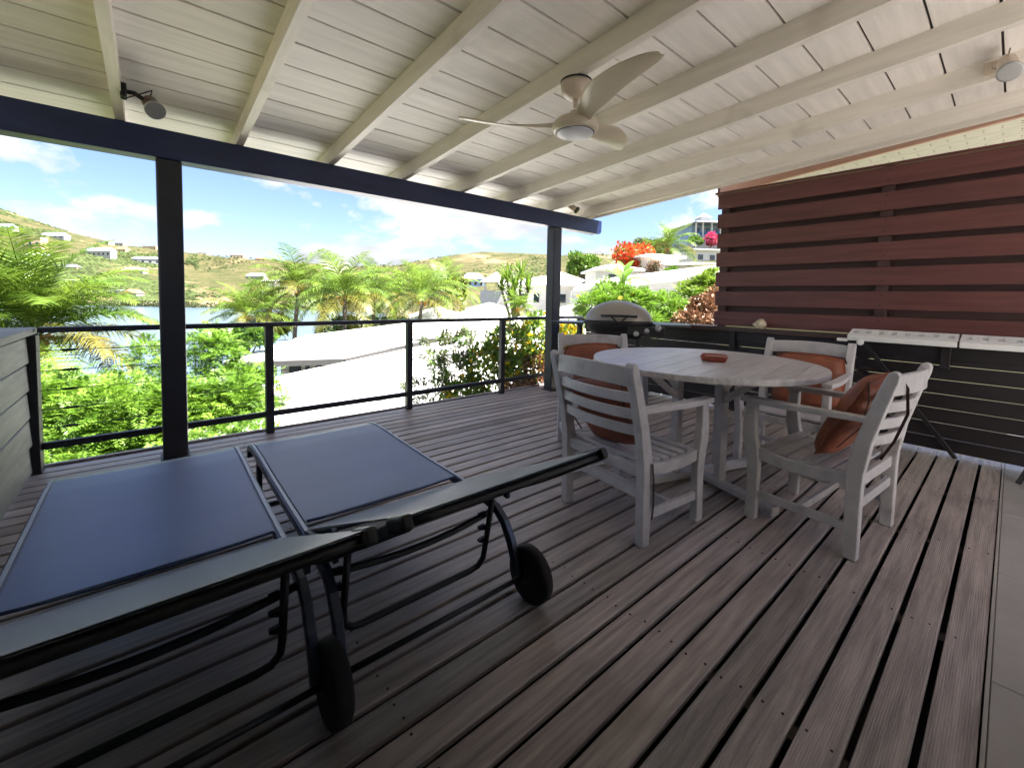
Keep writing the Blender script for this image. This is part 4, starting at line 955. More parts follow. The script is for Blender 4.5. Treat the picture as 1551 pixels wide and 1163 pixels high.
shrub('sapling', 'tall light green sapling with feathery sprays behind the dark timber post', 'sapling', b1,
      rel(b1, [(330, 545, 6.8, 35, 40, 0.3), (310, 520, 7.0, 22, 26, 0.2), (345, 590, 6.6, 40, 30, 0.3), (225, 545, 6.9, 22, 36, 0.2), (390, 600, 6.8, 36, 42, 0.3)]),
      [('foliage', 'f', 1500, 0.24, 0.13, LF_BRIGHT)], 0.03, 8)
b2 = at(675, 640, 6.6); b2 = Vector((b2.x, b2.y, -3.4))
shrub('sparse_shrub', 'thin grey green shrub with airy twigs in front of the white roof', 'shrub', b2,
      rel(b2, [(665, 535, 6.8, 36, 30, 0.3), (690, 570, 6.6, 40, 35, 0.3), (640, 600, 6.4, 35, 25, 0.3), (705, 525, 7.0, 26, 20, 0.2)]),
      [('foliage', 'f', 300, 0.24, 0.17, LF_OLIVE), ('sprays', 'f', 120, 0.24, 0.2, LF_GREEN)], 0.012, 22)
b3 = at(750, 640, 6.7); b3 = Vector((b3.x, b3.y, -3.4))
shrub('flowering_shrub', 'leafy shrub with yellow blossoms behind the railing next to the post', 'shrub', b3,
      rel(b3, [(735, 555, 6.6, 36, 34, 0.3), (775, 530, 6.9, 42, 42, 0.3), (812, 510, 7.1, 30, 36, 0.3), (705, 595, 6.3, 36, 22, 0.3), (790, 560, 6.6, 34, 34, 0.3)]),
      [('foliage', 'q', 1500, 0.095, 0.045, LF_GREEN), ('young_foliage', 'q', 2600, 0.09, 0.045, LF_LIME), ('blossom', 'q', 300, 0.085, 0.08, LF_YEL)], 0.02, 10)
b4 = at(815, 640, 6.6); b4 = Vector((b4.x, b4.y, -3.0))
shrub('dry_shrub', 'dry russet brown shrub at the foot of the post near the grill', 'shrub', b4,
      rel(b4, [(812, 570, 6.5, 26, 34, 0.3), (790, 590, 6.3, 30, 18, 0.3), (848, 560, 6.8, 18, 30, 0.3)]),
      [('foliage', 'q', 3000, 0.06, 0.032, LF_BROWN)], 0.015, 10)
b5 = at(860, 600, 7.2); b5 = Vector((b5.x, b5.y, -2.8))
shrub('yellow_flower_shrub', 'shrub of massed yellow blossoms glimpsed below the grill shelf', 'shrub', b5,
      rel(b5, [(858, 515, 7.2, 20, 26, 0.3), (865, 555, 7.0, 22, 20, 0.3)]),
      [('foliage', 'q', 1100, 0.09, 0.045, LF_LIME), ('blossom', 'q', 420, 0.08, 0.075, LF_YEL)], 0.015, 6)
b6 = at(960, 560, 8.2); b6 = Vector((b6.x, b6.y, -2.2))
shrub('broad_shrub', 'broad lime green feathery hedge shrub behind the grill', 'shrub', b6,
      rel(b6, [(905, 468, 8.4, 38, 24, 0.5), (948, 462, 8.6, 42, 26, 0.5), (1000, 468, 8.4, 42, 22, 0.5), (925, 442, 8.9, 30, 14, 0.3), (960, 488, 8.0, 70, 18, 0.4), (1040, 480, 8.2, 30, 18, 0.4)]),
      [('foliage', 'f', 3600, 0.21, 0.14, LF_BRIGHT), ('leaf_mass', 'q', 3200, 0.09, 0.04, LF_LIME), ('blossom', 'q', 45, 0.10, 0.09, LF_YEL)], 0.03, 10)
b7 = at(1065, 540, 7.6); b7 = Vector((b7.x, b7.y, -2.0))
shrub('copper_shrub', 'coppery brown leaved shrub beside the fence edge', 'shrub', b7,
      rel(b7, [(1068, 468, 7.6, 26, 22, 0.3), (1050, 484, 7.4, 28, 14, 0.3), (1085, 455, 7.8, 16, 20, 0.3)]),
      [('foliage', 'q', 2600, 0.075, 0.038, LF_BROWN)], 0.02, 8)
b8 = at(1065, 520, 9.2); b8 = Vector((b8.x, b8.y, -1.8))
shrub('climbing_shrub', 'light green shrub spilling over the grey wall by the fence', 'shrub', b8,
      rel(b8, [(1066, 436, 9.2, 24, 20, 0.3), (1045, 450, 9.0, 26, 16, 0.3), (1082, 422, 9.4, 14, 14, 0.2)]),
      [('foliage', 'f', 500, 0.26, 0.18, LF_LIME), ('leaf_mass', 'q', 1200, 0.09, 0.045, LF_BRIGHT), ('blossom', 'q', 25, 0.10, 0.09, LF_YEL)], 0.02, 6)
# spiky banana-like plant above the hedge
b9 = at(942, 470, 10.5); b9 = Vector((b9.x, b9.y, -1.2))
e = empty('banana_plant', b9, 0, 'upright broad leaved banana plant in front of the flame tree', 'plant'); cz_ = at(940, 428, 10.5).z+1.2
MB().tube([(0, 0, 0), (0.02, 0, cz_*0.5), (0, 0, cz_)], [0.09, 0.08, 0.06], 8).build('stalk', LF_LIME, e, smooth=True)
def broad_leaf(L_, w_, a0, a1):
    n = 10; x = z = 0.0; V = []; F = []
    for k in range(n+1):
        t = k/n; a = a0+(a1-a0)*t; ww = w_*math.sin(math.pi*min(0.98, 0.06+0.92*t))**0.7
        for s, dz in ((-1, 0.25), (0, 0), (1, 0.25)): V.append((x-math.sin(a)*dz*ww*0.5, s*ww/2, z+math.cos(a)*dz*ww*0.5))
        x += math.cos(a)*L_/n; z += math.sin(a)*L_/n
    for k in range(n):
        for j in (0, 1): F.append((k*3+j, k*3+j+1, (k+1)*3+j+1, (k+1)*3+j))
    return npmesh('leaf', V, F, LF_GREEN, 4)
bl = [broad_leaf(0.8, 0.2, R(82), R(20)), broad_leaf(0.85, 0.2, R(62), R(-20)), broad_leaf(0.8, 0.2, R(40), R(-45))]
for k in range(9):
    o = place('leaf', bl[k % 3], e); o.location = (0, 0, cz_-0.05); o.rotation_euler = (0, 0, R(k*137.5)); 

# ================================================================ PALMS
pc = at(52, 515, 9.5); palm('large coconut palm overhanging the grey parapet, fronds spread over the bay', pc, -6.5, 2.75, 'near', 60, lean=(0.5, -0.3), tr=0.14, per=(7, 8, 7, 6, 5, 4, 2), spin=40)
GP = 'coconut palms in the clump behind the white roof'
for px, py, d, ln, lab in ((452, 437, 27, 3.2, 'coconut palm with orange flower stalks at the bay end of the clump'), (523, 452, 24, 3.0, 'leaning pale trunked coconut palm in front of the clump by the white roof'),
                           (566, 446, 31, 3.2, 'tall coconut palm in the middle of the clump behind the white roof'), (640, 453, 26, 3.1, 'coconut palm hung with orange nuts above the hipped white roofs')):
    palm(lab, at(px, py, d), gz(px, d)-0.3, ln, 'mid', 32, lean=(random.uniform(-.8, .8), random.uniform(-.6, .6)), group=GP, spin=px)
for px, py, d, ln, lab in ((408, 468, 33, 2.6, 'low coconut palm on the bay side of the orange stalked palm'), (600, 452, 36, 2.8, 'coconut palm tucked behind the tall middle palm of the clump'), (676, 445, 34, 2.9, 'coconut palm beside the yellow orange leaved tree'),
                           (490, 448, 38, 3.0, 'coconut palm behind the leaning pale trunked palm'), (372, 480, 30, 2.2, 'short young coconut palm at the edge of the bay')):
    palm(lab, at(px, py, d), gz(px, d)-0.3, ln, 'mid', 32, lean=(random.uniform(-.5, .5), random.uniform(-.5, .5)), group=GP, spin=px)
palm('coconut palm with yellowed lower fronds behind the blush coloured house', at(1012, 376, 46), gz(1012, 46)-0.3, 3.5, 'far', 30, lean=(0.4, 0.2), spin=15, per=(3, 4, 4, 4, 4, 4, 3))
palm('small yellowing palm below the spiky screw pine', at(786, 468, 25), gz(786, 25)-0.3, 1.35, 'small', 20, lean=(0.1, 0.1), tr=0.09, spin=70)
# screw pine: many stiff strap leaves
def strap_mesh(L_, w_, a0, a1):
    n = 6; x = z = 0.0; V = []; F = []
    for k in range(n+1):
        t = k/n; a = a0+(a1-a0)*t; ww = w_*(1-t)**0.6
        V += [(x, -ww/2, z), (x, ww/2, z)]; x += math.cos(a)*L_/n; z += math.sin(a)*L_/n
    F = [(k*2, k*2+1, k*2+3, k*2+2) for k in range(n)]; return npmesh('leaf', V, F, LF_PALM, 4)
sb = at(782, 470, 27); pb = Vector((sb.x, sb.y, gz(782, 27)-0.3)); e = empty('screw_pine', pb, 0, 'spiky green screw pine standing among the white roofs', 'tree')
stm = [strap_mesh(1.35, 0.13, R(75), R(55)), strap_mesh(1.4, 0.13, R(55), R(20)), strap_mesh(1.4, 0.13, R(30), R(-25)), strap_mesh(1.2, 0.13, R(5), R(-60))]
hd = [at(768, 425, 27)-pb, at(790, 420, 27.4)-pb, at(780, 438, 26.6)-pb, at(760, 440, 27.4)-pb, at(800, 440, 27)-pb, at(776, 455, 26.5)-pb]
mb = MB()
for h_ in hd: mb.tube([(0, 0, 0), Vector((h_.x*0.2, h_.y*0.2, h_.z*0.6)), h_], [0.12, 0.10, 0.07], 8, False)
mb.build('trunk', TRUNK, e, smooth=True)
for h_ in hd:
    for k in range(48):
        o = place('leaf', stm[k % 4], e); o.location = h_; o.rotation_euler = (random.uniform(-.2, .2), random.uniform(-.15, .15), R(k*137.5+random.uniform(-10, 10)))

# ================================================================ TREES
def tree(name, label, px, py, d, rx, ry, layers, nb_=9, cat='tree', trunk_r=0.14, seed=3):
    rnd = random.Random(seed); c0 = at(px, py, d); base = Vector((c0.x, c0.y, gz(px, d)-0.3)); e = empty(name, base, 0, label, cat); k = d/FPX
    blobs = []
    for i in range(nb_):
        a = rnd.uniform(0, 6.28); q = rnd.random()**0.5; z = rnd.uniform(-0.75, 0.75)
        lim = math.sqrt(max(0.1, 1-z*z))
        off = RH*(math.cos(a)*q*lim*0.66*rx*k)+FH*(math.sin(a)*q*lim*0.66*rx*k)+Vector((0, 0, z*0.68*ry*k))
        blobs.append((tuple(c0+off-base), (rx*k*rnd.uniform(.30, .48), rx*k*rnd.uniform(.30, .48), ry*k*rnd.uniform(.26, .42))))
    h = c0.z-base.z; mb = MB(); fork = Vector((0, 0, h*0.62))
    mb.tube([(0, 0, 0), (0.05, 0.02, h*0.3), fork], [trunk_r*1.3, trunk_r, trunk_r*0.85], 10, False)
    for b in blobs:
        t_ = Vector(b[0]); mb.tube([fork, fork.lerp(t_, 0.5)+Vector((0, 0, .08*h)), t_], [trunk_r*0.6, trunk_r*0.35, trunk_r*0.12], 6, False)
    mb.build('trunk', TRUNK, e, smooth=True)
    for pn, n, ln, wd, m in layers:  # each layer is its own leaf colour, scattered through the whole crown
        o = place(pn, bush_mesh(pn, blobs, n, ln, wd, m, shell=0.35), e); o['kind'] = 'stuff'
    return e
tree('flame_tree', 'scarlet flowering flame tree behind the blush coloured house', 958, 392, 42, 42, 30, [('crown', 4200, 0.28, 0.20, LF_RED), ('leaves', 1500, 0.30, 0.15, LF_GREEN)], 12, seed=5)
tree('round_tree', 'rounded green tree standing alone against the dry hill', 884, 400, 55, 29, 28, [('crown', 5200, 0.30, 0.17, LF_GREEN), ('paler_leaves', 2400, 0.30, 0.17, LF_LIME)], 11, seed=8)
tree('olive_tree', 'yellow green tree behind the flame tree and the palm', 985, 376, 56, 34, 20, [('crown', 3600, 0.32, 0.16, LF_OLIVE), ('paler_leaves', 1500, 0.3, 0.16, LF_LIME)], 9, seed=11)
tree('garden_tree', 'small round green tree under the blue veranda', 1052, 364, 58, 14, 9, [('crown', 1500, 0.26, 0.15, LF_GREEN)], 6, seed=13, trunk_r=0.08)
tree('bougainvillea', 'magenta bougainvillea spilling below the blue veranda', 1076, 362, 57, 16, 13, [('crown', 2200, 0.24, 0.18, LF_PINK), ('leaves', 350, 0.24, 0.14, LF_GREEN)], 6, seed=14, trunk_r=0.06)
tree('dry_garden_bush', 'bare brown bush against the blush coloured house wall', 990, 408, 37, 15, 18, [('crown', 420, 0.20, 0.10, LF_BROWN), ('leaves', 240, 0.2, 0.1, LF_OLIVE)], 9, 'bush', 0.05, 15)
tree('clipped_bush', 'clipped green bush in front of the dark openings', 1018, 410, 36, 17, 8, [('crown', 2200, 0.16, 0.09, LF_GREEN)], 6, 'bush', 0.05, 16)
tree('dark_hedge_tree', 'dark broad leaved tree hanging over the lower roof beside the bay', 362, 512, 13.5, 44, 16, [('crown', 5200, 0.17, 0.10, LF_GREEN), ('darker_leaves', 2600, 0.17, 0.10, LF_DARK)], 9, seed=17, trunk_r=0.1)
tree('rust_leaved_tree', 'yellow orange leaved tree at the palm clump edge above the roofs', 692, 438, 30, 24, 24, [('crown', 1500, 0.24, 0.13, LF_LIME), ('dry_leaves', 900, 0.24, 0.13, LF_PALMY)], 8, seed=18)
tree('shade_tree', 'dark tree filling the gaps under the palm clump', 560, 500, 33, 90, 28, [('crown', 6000, 0.32, 0.18, LF_DARK), ('paler_leaves', 3000, 0.32, 0.18, LF_OLIVE)], 14, seed=19)
tree('bay_side_tree', 'olive green tree between the bay and the palm clump', 400, 492, 36, 50, 18, [('crown', 4000, 0.30, 0.17, LF_LIME), ('darker_leaves', 2000, 0.3, 0.17, LF_OLIVE)], 10, seed=20)

# ================================================================ BUILDINGS
def poly_slab(name, pts, thick, m, par, loc):
    """sloping roof sheet with thickness from an ordered outline of world points"""
    pts = [Vector(p)-Vector(loc) for p in pts]; n = len(pts); dn = Vector((0, 0, -thick))
    mb = MB().add(pts+[p+dn for p in pts], [tuple(range(n)), tuple(range(2*n-1, n-1, -1))]+[(k, n+k, n+(k+1) % n, (k+1) % n) for k in range(n)])
    return mb.build(name, m, par)
def add_window(par, M_, x, z, w, h, m=GLASS, fm=WWALL):
    f = MB().box(x-w/2, x+w/2, -0.05, 0.02, z, z+h, M_).build('window', fm, par)
    MB().box(x-w/2+0.08*w, x+w/2-0.08*w, -0.075, -0.051, z+0.07*h, z+h-0.07*h, M_).build('pane', m, f)
def house(name, label, px, pyb, d, wpx, hpx, dep=8.0, roof='hip', wm=WWALL, rm=RWHITE, rpx=8, nwin=4, over=0.5, rot=0.0, group=None, cat='house', door=False, storeys=1, wfrac=0.45):
    k = d/FPX; w, h, rh = wpx*k, hpx*k, rpx*k; c = at(px, pyb, d)
    e = empty(name, (c.x, c.y, c.z), HEAD+rot, label, cat, group)
    MB().box(-w/2, w/2, 0, dep, -6.0, h).build('wall', wm, e)
    o = over
    if roof == 'flat':
        MB().box(-w/2-o*.3, w/2+o*.3, -o*.3, dep+o*.3, h+0.002, h+max(0.25, rh)).build('roof', rm, e)
    elif roof == 'shed':
        vs = [(-w/2-o, -o, h), (w/2+o, -o, h), (w/2+o, dep+o, h+rh), (-w/2-o, dep+o, h+rh)]; vs += [(a, b, c_+0.15) for a, b, c_ in vs]
        MB().add(vs, [(3, 2, 1, 0), (4, 5, 6, 7), (0, 1, 5, 4), (1, 2, 6, 5), (2, 3, 7, 6), (3, 0, 4, 7)]).build('roof', rm, e)
    else:
        q = min(w*0.5, dep*0.5)*(0.95 if roof == 'hip' else 0.0)-(o if roof == 'gable' else 0)
        if w >= dep or roof == 'gable': r0, r1 = (-w/2+q, dep/2), (w/2-q, dep/2)
        else: r0, r1 = (0, q), (0, dep-q)
        vs = [(-w/2-o, -o, h+.004), (w/2+o, -o, h+.004), (w/2+o, dep+o, h+.004), (-w/2-o, dep+o, h+.004), (-w/2-o, -o, h+.16), (w/2+o, -o, h+.16), (w/2+o, dep+o, h+.16), (-w/2-o, dep+o, h+.16), (r0[0], r0[1], h+.16+rh), (r1[0], r1[1], h+.16+rh)]
        if w >= dep or roof == 'gable': up_ = [(4, 5, 9, 8), (5, 6, 9), (6, 7, 8, 9), (7, 4, 8)]
        else: up_ = [(4, 5, 8), (5, 6, 9, 8), (6, 7, 9), (7, 4, 8, 9)]
        MB().add(vs, [(3, 2, 1, 0), (0, 1, 5, 4), (1, 2, 6, 5), (2, 3, 7, 6), (3, 0, 4, 7)]+up_).build('roof', rm, e)
    I = Matrix.Identity(4)
    for s in range(storeys):
        z0 = h*(s+0.25)/storeys; hh = h*wfrac/storeys
        for i in range(nwin):
            x = -w/2+w*(i+0.5)/nwin; add_window(e, I, x, z0, w/nwin*0.5, hh)
    return e
# ---- far hillside across the bay
GH = 'houses on the hill across the bay'
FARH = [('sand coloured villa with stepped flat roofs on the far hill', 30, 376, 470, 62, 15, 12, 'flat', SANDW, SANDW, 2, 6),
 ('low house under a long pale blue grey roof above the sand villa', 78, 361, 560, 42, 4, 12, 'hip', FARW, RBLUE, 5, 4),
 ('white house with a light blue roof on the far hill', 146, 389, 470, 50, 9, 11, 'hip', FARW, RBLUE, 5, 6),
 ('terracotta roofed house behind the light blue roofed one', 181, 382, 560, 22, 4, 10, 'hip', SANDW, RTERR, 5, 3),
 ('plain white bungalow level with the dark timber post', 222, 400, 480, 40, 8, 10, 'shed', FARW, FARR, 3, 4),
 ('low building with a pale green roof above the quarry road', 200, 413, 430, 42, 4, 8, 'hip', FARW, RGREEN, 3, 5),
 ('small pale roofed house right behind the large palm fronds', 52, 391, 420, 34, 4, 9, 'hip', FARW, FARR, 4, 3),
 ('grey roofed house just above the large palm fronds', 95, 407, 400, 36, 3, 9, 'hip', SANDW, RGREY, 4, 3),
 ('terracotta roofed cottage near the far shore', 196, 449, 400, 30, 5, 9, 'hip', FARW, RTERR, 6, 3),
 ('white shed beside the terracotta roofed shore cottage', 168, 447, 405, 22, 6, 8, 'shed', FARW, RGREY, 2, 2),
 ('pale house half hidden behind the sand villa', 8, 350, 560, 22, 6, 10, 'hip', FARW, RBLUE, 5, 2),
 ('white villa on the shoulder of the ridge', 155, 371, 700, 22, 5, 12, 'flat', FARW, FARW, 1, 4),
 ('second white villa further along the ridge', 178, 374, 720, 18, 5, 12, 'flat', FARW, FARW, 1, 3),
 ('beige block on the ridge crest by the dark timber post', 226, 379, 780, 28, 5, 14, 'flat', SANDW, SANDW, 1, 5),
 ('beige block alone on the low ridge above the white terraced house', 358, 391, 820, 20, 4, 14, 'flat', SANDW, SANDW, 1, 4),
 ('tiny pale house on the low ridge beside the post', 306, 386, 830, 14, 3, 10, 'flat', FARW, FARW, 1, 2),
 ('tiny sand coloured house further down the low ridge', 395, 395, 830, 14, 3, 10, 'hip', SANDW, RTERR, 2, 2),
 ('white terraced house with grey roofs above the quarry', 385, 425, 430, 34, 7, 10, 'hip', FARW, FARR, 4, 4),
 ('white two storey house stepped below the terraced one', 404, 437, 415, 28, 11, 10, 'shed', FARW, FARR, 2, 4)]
for lab, px, pyb, d, wpx, hpx, dep, rf, wm, rm, rpx, nw in FARH:
    d = 440.0                                  # stand each house where the line of sight meets the slope
    while d < 1000 and at(px, pyb, d).z > terrain_z(px, d)+0.3: d += 4.0
    house('hill_house', lab, px, pyb, d, wpx, hpx, dep, rf, wm, rm, rpx, nw, over=0.6, group=GH, rot=R(random.uniform(-18, 18)), storeys=2 if 'storey' in lab else 1)
# ---- neighbourhood to the right
db = 60.0
while db < 900 and at(716, 436, db).z > terrain_z(716, db)+0.3: db += 4
house('blue_house', 'pale blue house with white windows below the bare hill', 716, 436, db, 34, 14, 12, 'hip', BLUEW, RWHITE, 8, 4, over=0.7)
g = at(748, 440, 62); gb = empty('pavilion', g, HEAD, 'open white pavilion with a steep pyramid roof', 'pavilion'); k = 62/FPX
MB().box(-20*k, 20*k, -0.5, 3.5, -9, -0.02).build('base_wall', WWALL, gb)
for sx in (-1, 1):
    for yy in (0, 3.0): MB().box(sx*14*k-0.08, sx*14*k+0.08, yy-0.08, yy+0.08, -0.019, 14*k).build('column', WWALL, gb)
MB().add([(-20*k, -0.8, 13*k), (20*k, -0.8, 13*k), (20*k, 3.8, 13*k), (-20*k, 3.8, 13*k), (3*k, 1.5, 29*k)], [(3, 2, 1, 0), (0, 1, 4), (1, 2, 4), (2, 3, 4), (3, 0, 4)]).build('roof', RWHITE, gb)
GR = 'white hipped roofs below the palms'
for lab, px, pyb, d, wpx, hpx, dep, rpx, rot in (('low white hipped roof directly under the orange nut palm', 672, 505, 27, 76, 18, 6, 17, 0.25), ('broad white hipped roof in the middle of the bungalow group', 716, 505, 30, 96, 16, 7, 22, -0.2), ('white hipped roof next to the small yellowing palm', 748, 488, 36, 60, 14, 6, 12, 0.15)):
    house('white_bungalow', lab, px, pyb, d, wpx, hpx, dep, 'hip', GWALL, RWHITE, rpx, 3, over=0.5, rot=rot, group=GR)
house('long_bungalow', 'long white bungalow with a shallow roof beside the screw pine', 822, 468, 38, 120, 34, 7, 'hip', WWALL, RWHITE, 16, 6, over=0.5, rot=-0.12)
house('white_cottage', 'white cottage with an orange awning behind the post', 850, 446, 44, 56, 20, 6, 'hip', WWALL, RWHITE, 14, 3, over=0.4)
c = at(856, 428, 43); e = empty('awning', c, HEAD, 'small orange red awning on the white cottage', 'awning')
MB().add([(-0.55, 0, 0.12), (0.55, 0, 0.12), (0.55, -0.5, -0.28), (-0.55, -0.5, -0.28), (-0.55, 0, 0.16), (0.55, 0, 0.16), (0.55, -0.52, -0.25), (-0.55, -0.52, -0.25)], [(3, 2, 1, 0), (4, 5, 6, 7), (0, 1, 5, 4), (1, 2, 6, 5), (2, 3, 7, 6), (3, 0, 4, 7)]).build('canvas', ORANGE, e)
MB().box(-0.5, 0.5, -0.46, -0.44, -0.62, -0.29).build('valance', ORANGE, e)
house('blush_house', 'blush coloured single storey house with a low pale roof', 1000, 422, 40, 58, 31, 6, 'hip', PWALL, SOFF, 7, 0, over=0.5, rot=0.12)
hx = at(1043, 424, 38); e = empty('garden_annex', hx, HEAD+0.12, 'low white annex with dark openings joined to the blush house', 'annex'); k = 38/FPX
MB().box(-38*k, 42*k, 0, 4, -2, 21*k).build('wall', WWALL, e)
for x in (-27, -10, 8): add_window(e, Matrix.Identity(4), x*k, 6*k, 13*k, 11*k)
MB().add([(-44*k, -0.6, 20*k), (46*k, -0.6, 24*k), (46*k, 4, 31*k), (-44*k, 4, 27*k), (-44*k, -0.6, 22*k), (46*k, -0.6, 26*k), (46*k, 4, 33*k), (-44*k, 4, 29*k)], [(3, 2, 1, 0), (4, 5, 6, 7), (0, 1, 5, 4), (1, 2, 6, 5), (2, 3, 7, 6), (3, 0, 4, 7)]).build('roof', RWHITE, e)
house('gable_house', 'tall white house with a plain gable wall beside the fence', 1078, 400, 48, 60, 20, 7, 'shed', WWALL, RWHITE, 10, 3, over=0.3, rot=0.2)
# veranda house on the crest
v = at(1072, 374, 62); k = 62/FPX; e = empty('veranda_house', v, HEAD+0.1, 'hilltop house with a blue railed veranda and a grey cupola', 'house')
MB().box(-14*k, 50*k, 2.2, 9, -3, 38*k).build('wall', BLUEW, e)
MB().box(-20*k, 50*k, 0, 2.19, -3, 16*k).build('terrace_base', GWALL, e)
for x in (-19, -8, 6, 20, 34): MB().box(x*k-0.09, x*k+0.09, 0.05, 0.23, 16*k, 36*k).build('column', WWALL, e)
MB().box(-20*k, 50*k, 0.06, 0.16, 16*k, 22*k).build('railing', BLUED, e)
MB().add([(-24*k, -0.6, 36*k), (54*k, -0.6, 36*k), (54*k, 9.6, 36*k), (-24*k, 9.6, 36*k), (8*k, 3.5, 47*k), (30*k, 3.5, 47*k)], [(3, 2, 1, 0), (0, 1, 5, 4), (1, 2, 5), (2, 3, 4, 5), (3, 0, 4)]).build('roof', RGREY, e)
cp = MB().box(2*k, 18*k, 2.4, 4.2, 43*k, 49*k).build('cupola', WWALL, e)
MB().add([(0*k, 2.2, 49.05*k), (20*k, 2.2, 49.05*k), (20*k, 4.4, 49.05*k), (0*k, 4.4, 49.05*k), (10*k, 3.3, 58*k)], [(3, 2, 1, 0), (0, 1, 4), (1, 2, 4), (2, 3, 4), (3, 0, 4)]).build('cupola_roof', RGREY, cp)
for x in (-4, 12, 28): add_window(e, Matrix.Translation((0, 2.2, 0)), x*k, 19*k, 8*k, 14*k)
# long white lean-to roof and garden walls behind the hedge
e = empty('lean_to', at(985, 440, 17), 0, 'long white lean-to roof behind the lime green hedge', 'roof')
P = [at(868, 437, 17), at(1095, 414, 15), at(1110, 400, 18), at(1062, 404, 19.5), at(900, 424, 20)]
poly_slab('roof_sheet', P, 0.12, RWHITE, e, e.location)
wv = [at(866, 440, 17.3), at(1095, 417, 15.3)]
mb = MB(); a, b = wv; dn = Vector((0, 0, -3.5)); th = Vector((FH.x, FH.y, 0))*0.25; q = [a, b, b+dn, a+dn]; q += [p+th for p in q]; q = [p-Vector(e.location) for p in q]
mb.add(q, [(0, 1, 2, 3), (7, 6, 5, 4), (0, 4, 5, 1), (1, 5, 6, 2), (2, 6, 7, 3), (3, 7, 4, 0)]).build('wall', GWALL, e)
house('small_white_roof', 'small white roofed outhouse in front of the flame tree', 935, 425, 28, 66, 14, 4, 'hip', WWALL, RWHITE, 10, 1, over=0.3, cat='outhouse')
e = empty('garden_wall', at(890, 480, 14), 0, 'pale concrete garden wall between the post and the hedge', 'wall')
a, b = at(700, 500, 15), at(930, 447, 15.5); dn = Vector((0, 0, -3)); th = FH*0.25
q = [a, b, b+dn, a+dn]; q += [p+th for p in q]; q = [p-Vector(e.location) for p in q]
MB().add(q, [(0, 1, 2, 3), (7, 6, 5, 4), (0, 4, 5, 1), (1, 5, 6, 2), (2, 6, 7, 3), (3, 7, 4, 0)]).build('wall', WWALL, e)
# ---- big white roofs just below the deck
def ray_z(px, py, z):
    d = FWD+RIGHT*((px-CX)/FPX)-UP*((py-CY)/FPX); return EYE+d*((z-EYE.z)/d.z)
lo = empty('lower_villa', ray_z(560, 560, -1.2), 0, 'villa under a broad white sheet roof directly below the railing', 'villa')
A, B = ray_z(408, 577, -0.36), ray_z(622, 530, -0.36)
ax = (B-A).normalized(); perp = Vector((ax.y, -ax.x, 0)).normalized()
if perp.dot(RH) < 0: perp = -perp
A2 = A; Lr = 14.0; slope = -0.17; ns = 8; wstrip = 0.95
LAPSHADE = mat('grey_lap_shade', (0.30, 0.30, 0.31), 0.7, var=0.2)  # grey strips paint in the seam shade that washes out at this exposure
for i in range(ns):
    zi = lambda k_: Vector((0, 0, slope*k_*wstrip-0.012*i))
    p0 = A2+perp*(i*wstrip)+zi(i); p1 = A2+perp*((i+1)*wstrip+0.03)+zi(i+1)
    cut = lambda p, s_: p+ax*max(s_, (4.95-p.y)/ax.y)
    q0, q1 = cut(p0, 0.0 if i == 0 else -2.2-0.6*(i-1)), cut(p1, -2.2-0.6*i)
    poly_slab('roof_sheet', [q0, p0+ax*Lr, p1+ax*Lr, q1], 0.035, RWHITE, lo, lo.location)
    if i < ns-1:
        v0 = Vector(lo.location); MB().sweep([q1-v0+Vector((0, 0, -.002)), p1+ax*Lr-v0+Vector((0, 0, -.002))], perp, 0.022, 0.010).build('lap_shade', LAPSHADE, lo)
MB().tube([A2-Vector(lo.location)+Vector((0, 0, .01)), A2+ax*Lr-Vector(lo.location)+Vector((0, 0, .01))], 0.05, 8).build('ridge_cap', RWHITE, lo, smooth=True)
c0 = A2+perp*0.4; c0 = c0+ax*(max(0, (4.95-c0.y)/ax.y)+.4); c1 = A2+perp*7.0; c1 = c1+ax*(max(0, (4.95-c1.y)/ax.y)+.4); c2 = c1+ax*(Lr-0.6); c3 = c0+ax*(Lr-0.6)
q = [Vector((p.x, p.y, -5))-Vector(lo.location) for p in (c0, c1, c2, c3)]+[Vector((p.x, p.y, zz))-Vector(lo.location) for p, zz in ((c0, -0.9), (c1, -1.75), (c2, -1.75), (c3, -0.9))]
MB().add(q, [(3, 2, 1, 0), (4, 5, 6, 7), (0, 1, 5, 4), (1, 2, 6, 5), (2, 3, 7, 6), (3, 0, 4, 7)]).build('wall', WWALL, lo)
uv = empty('upper_villa', ray_z(450, 546, -0.9), 0, 'villa with a low white hipped roof and shaded porch beyond the lower roof', 'villa')
E1, E2, E3 = ray_z(338, 547, -0.70), ray_z(522, 541, -0.70), ray_z(700, 502, -0.70)
E0 = E1+FH*7-RH*0.5; R1, R2 = at(462, 508, 18.5), at(640, 486, 25)
for pts in ([E1, E2, R1], [E2, E3, R2, R1], [E0, E1, R1], [E3, E3+FH*6-RH*6, R2]): poly_slab('roof_sheet', pts, 0.05, RWHITE, uv, uv.location)
def wallseg(par, a, b, z0, z1, m, name, th=0.2):
    nrm = Vector((-(b-a).y, (b-a).x, 0)).normalized()*th; q = [Vector((a.x, a.y, z0)), Vector((b.x, b.y, z0)), Vector((b.x, b.y, z1)), Vector((a.x, a.y, z1))]; q += [p+nrm for p in q]
    q = [p-Vector(par.location) for p in q]; return MB().add(q, [(0, 1, 2, 3), (7, 6, 5, 4), (0, 4, 5, 1), (1, 5, 6, 2), (2, 6, 7, 3), (3, 7, 4, 0)]).build(name, m, par)
wallseg(uv, E1, E2, -0.92, -0.752, mat('grey_fascia', (0.10, 0.098, 0.095), 0.6, var=0.1), 'fascia', 0.06)
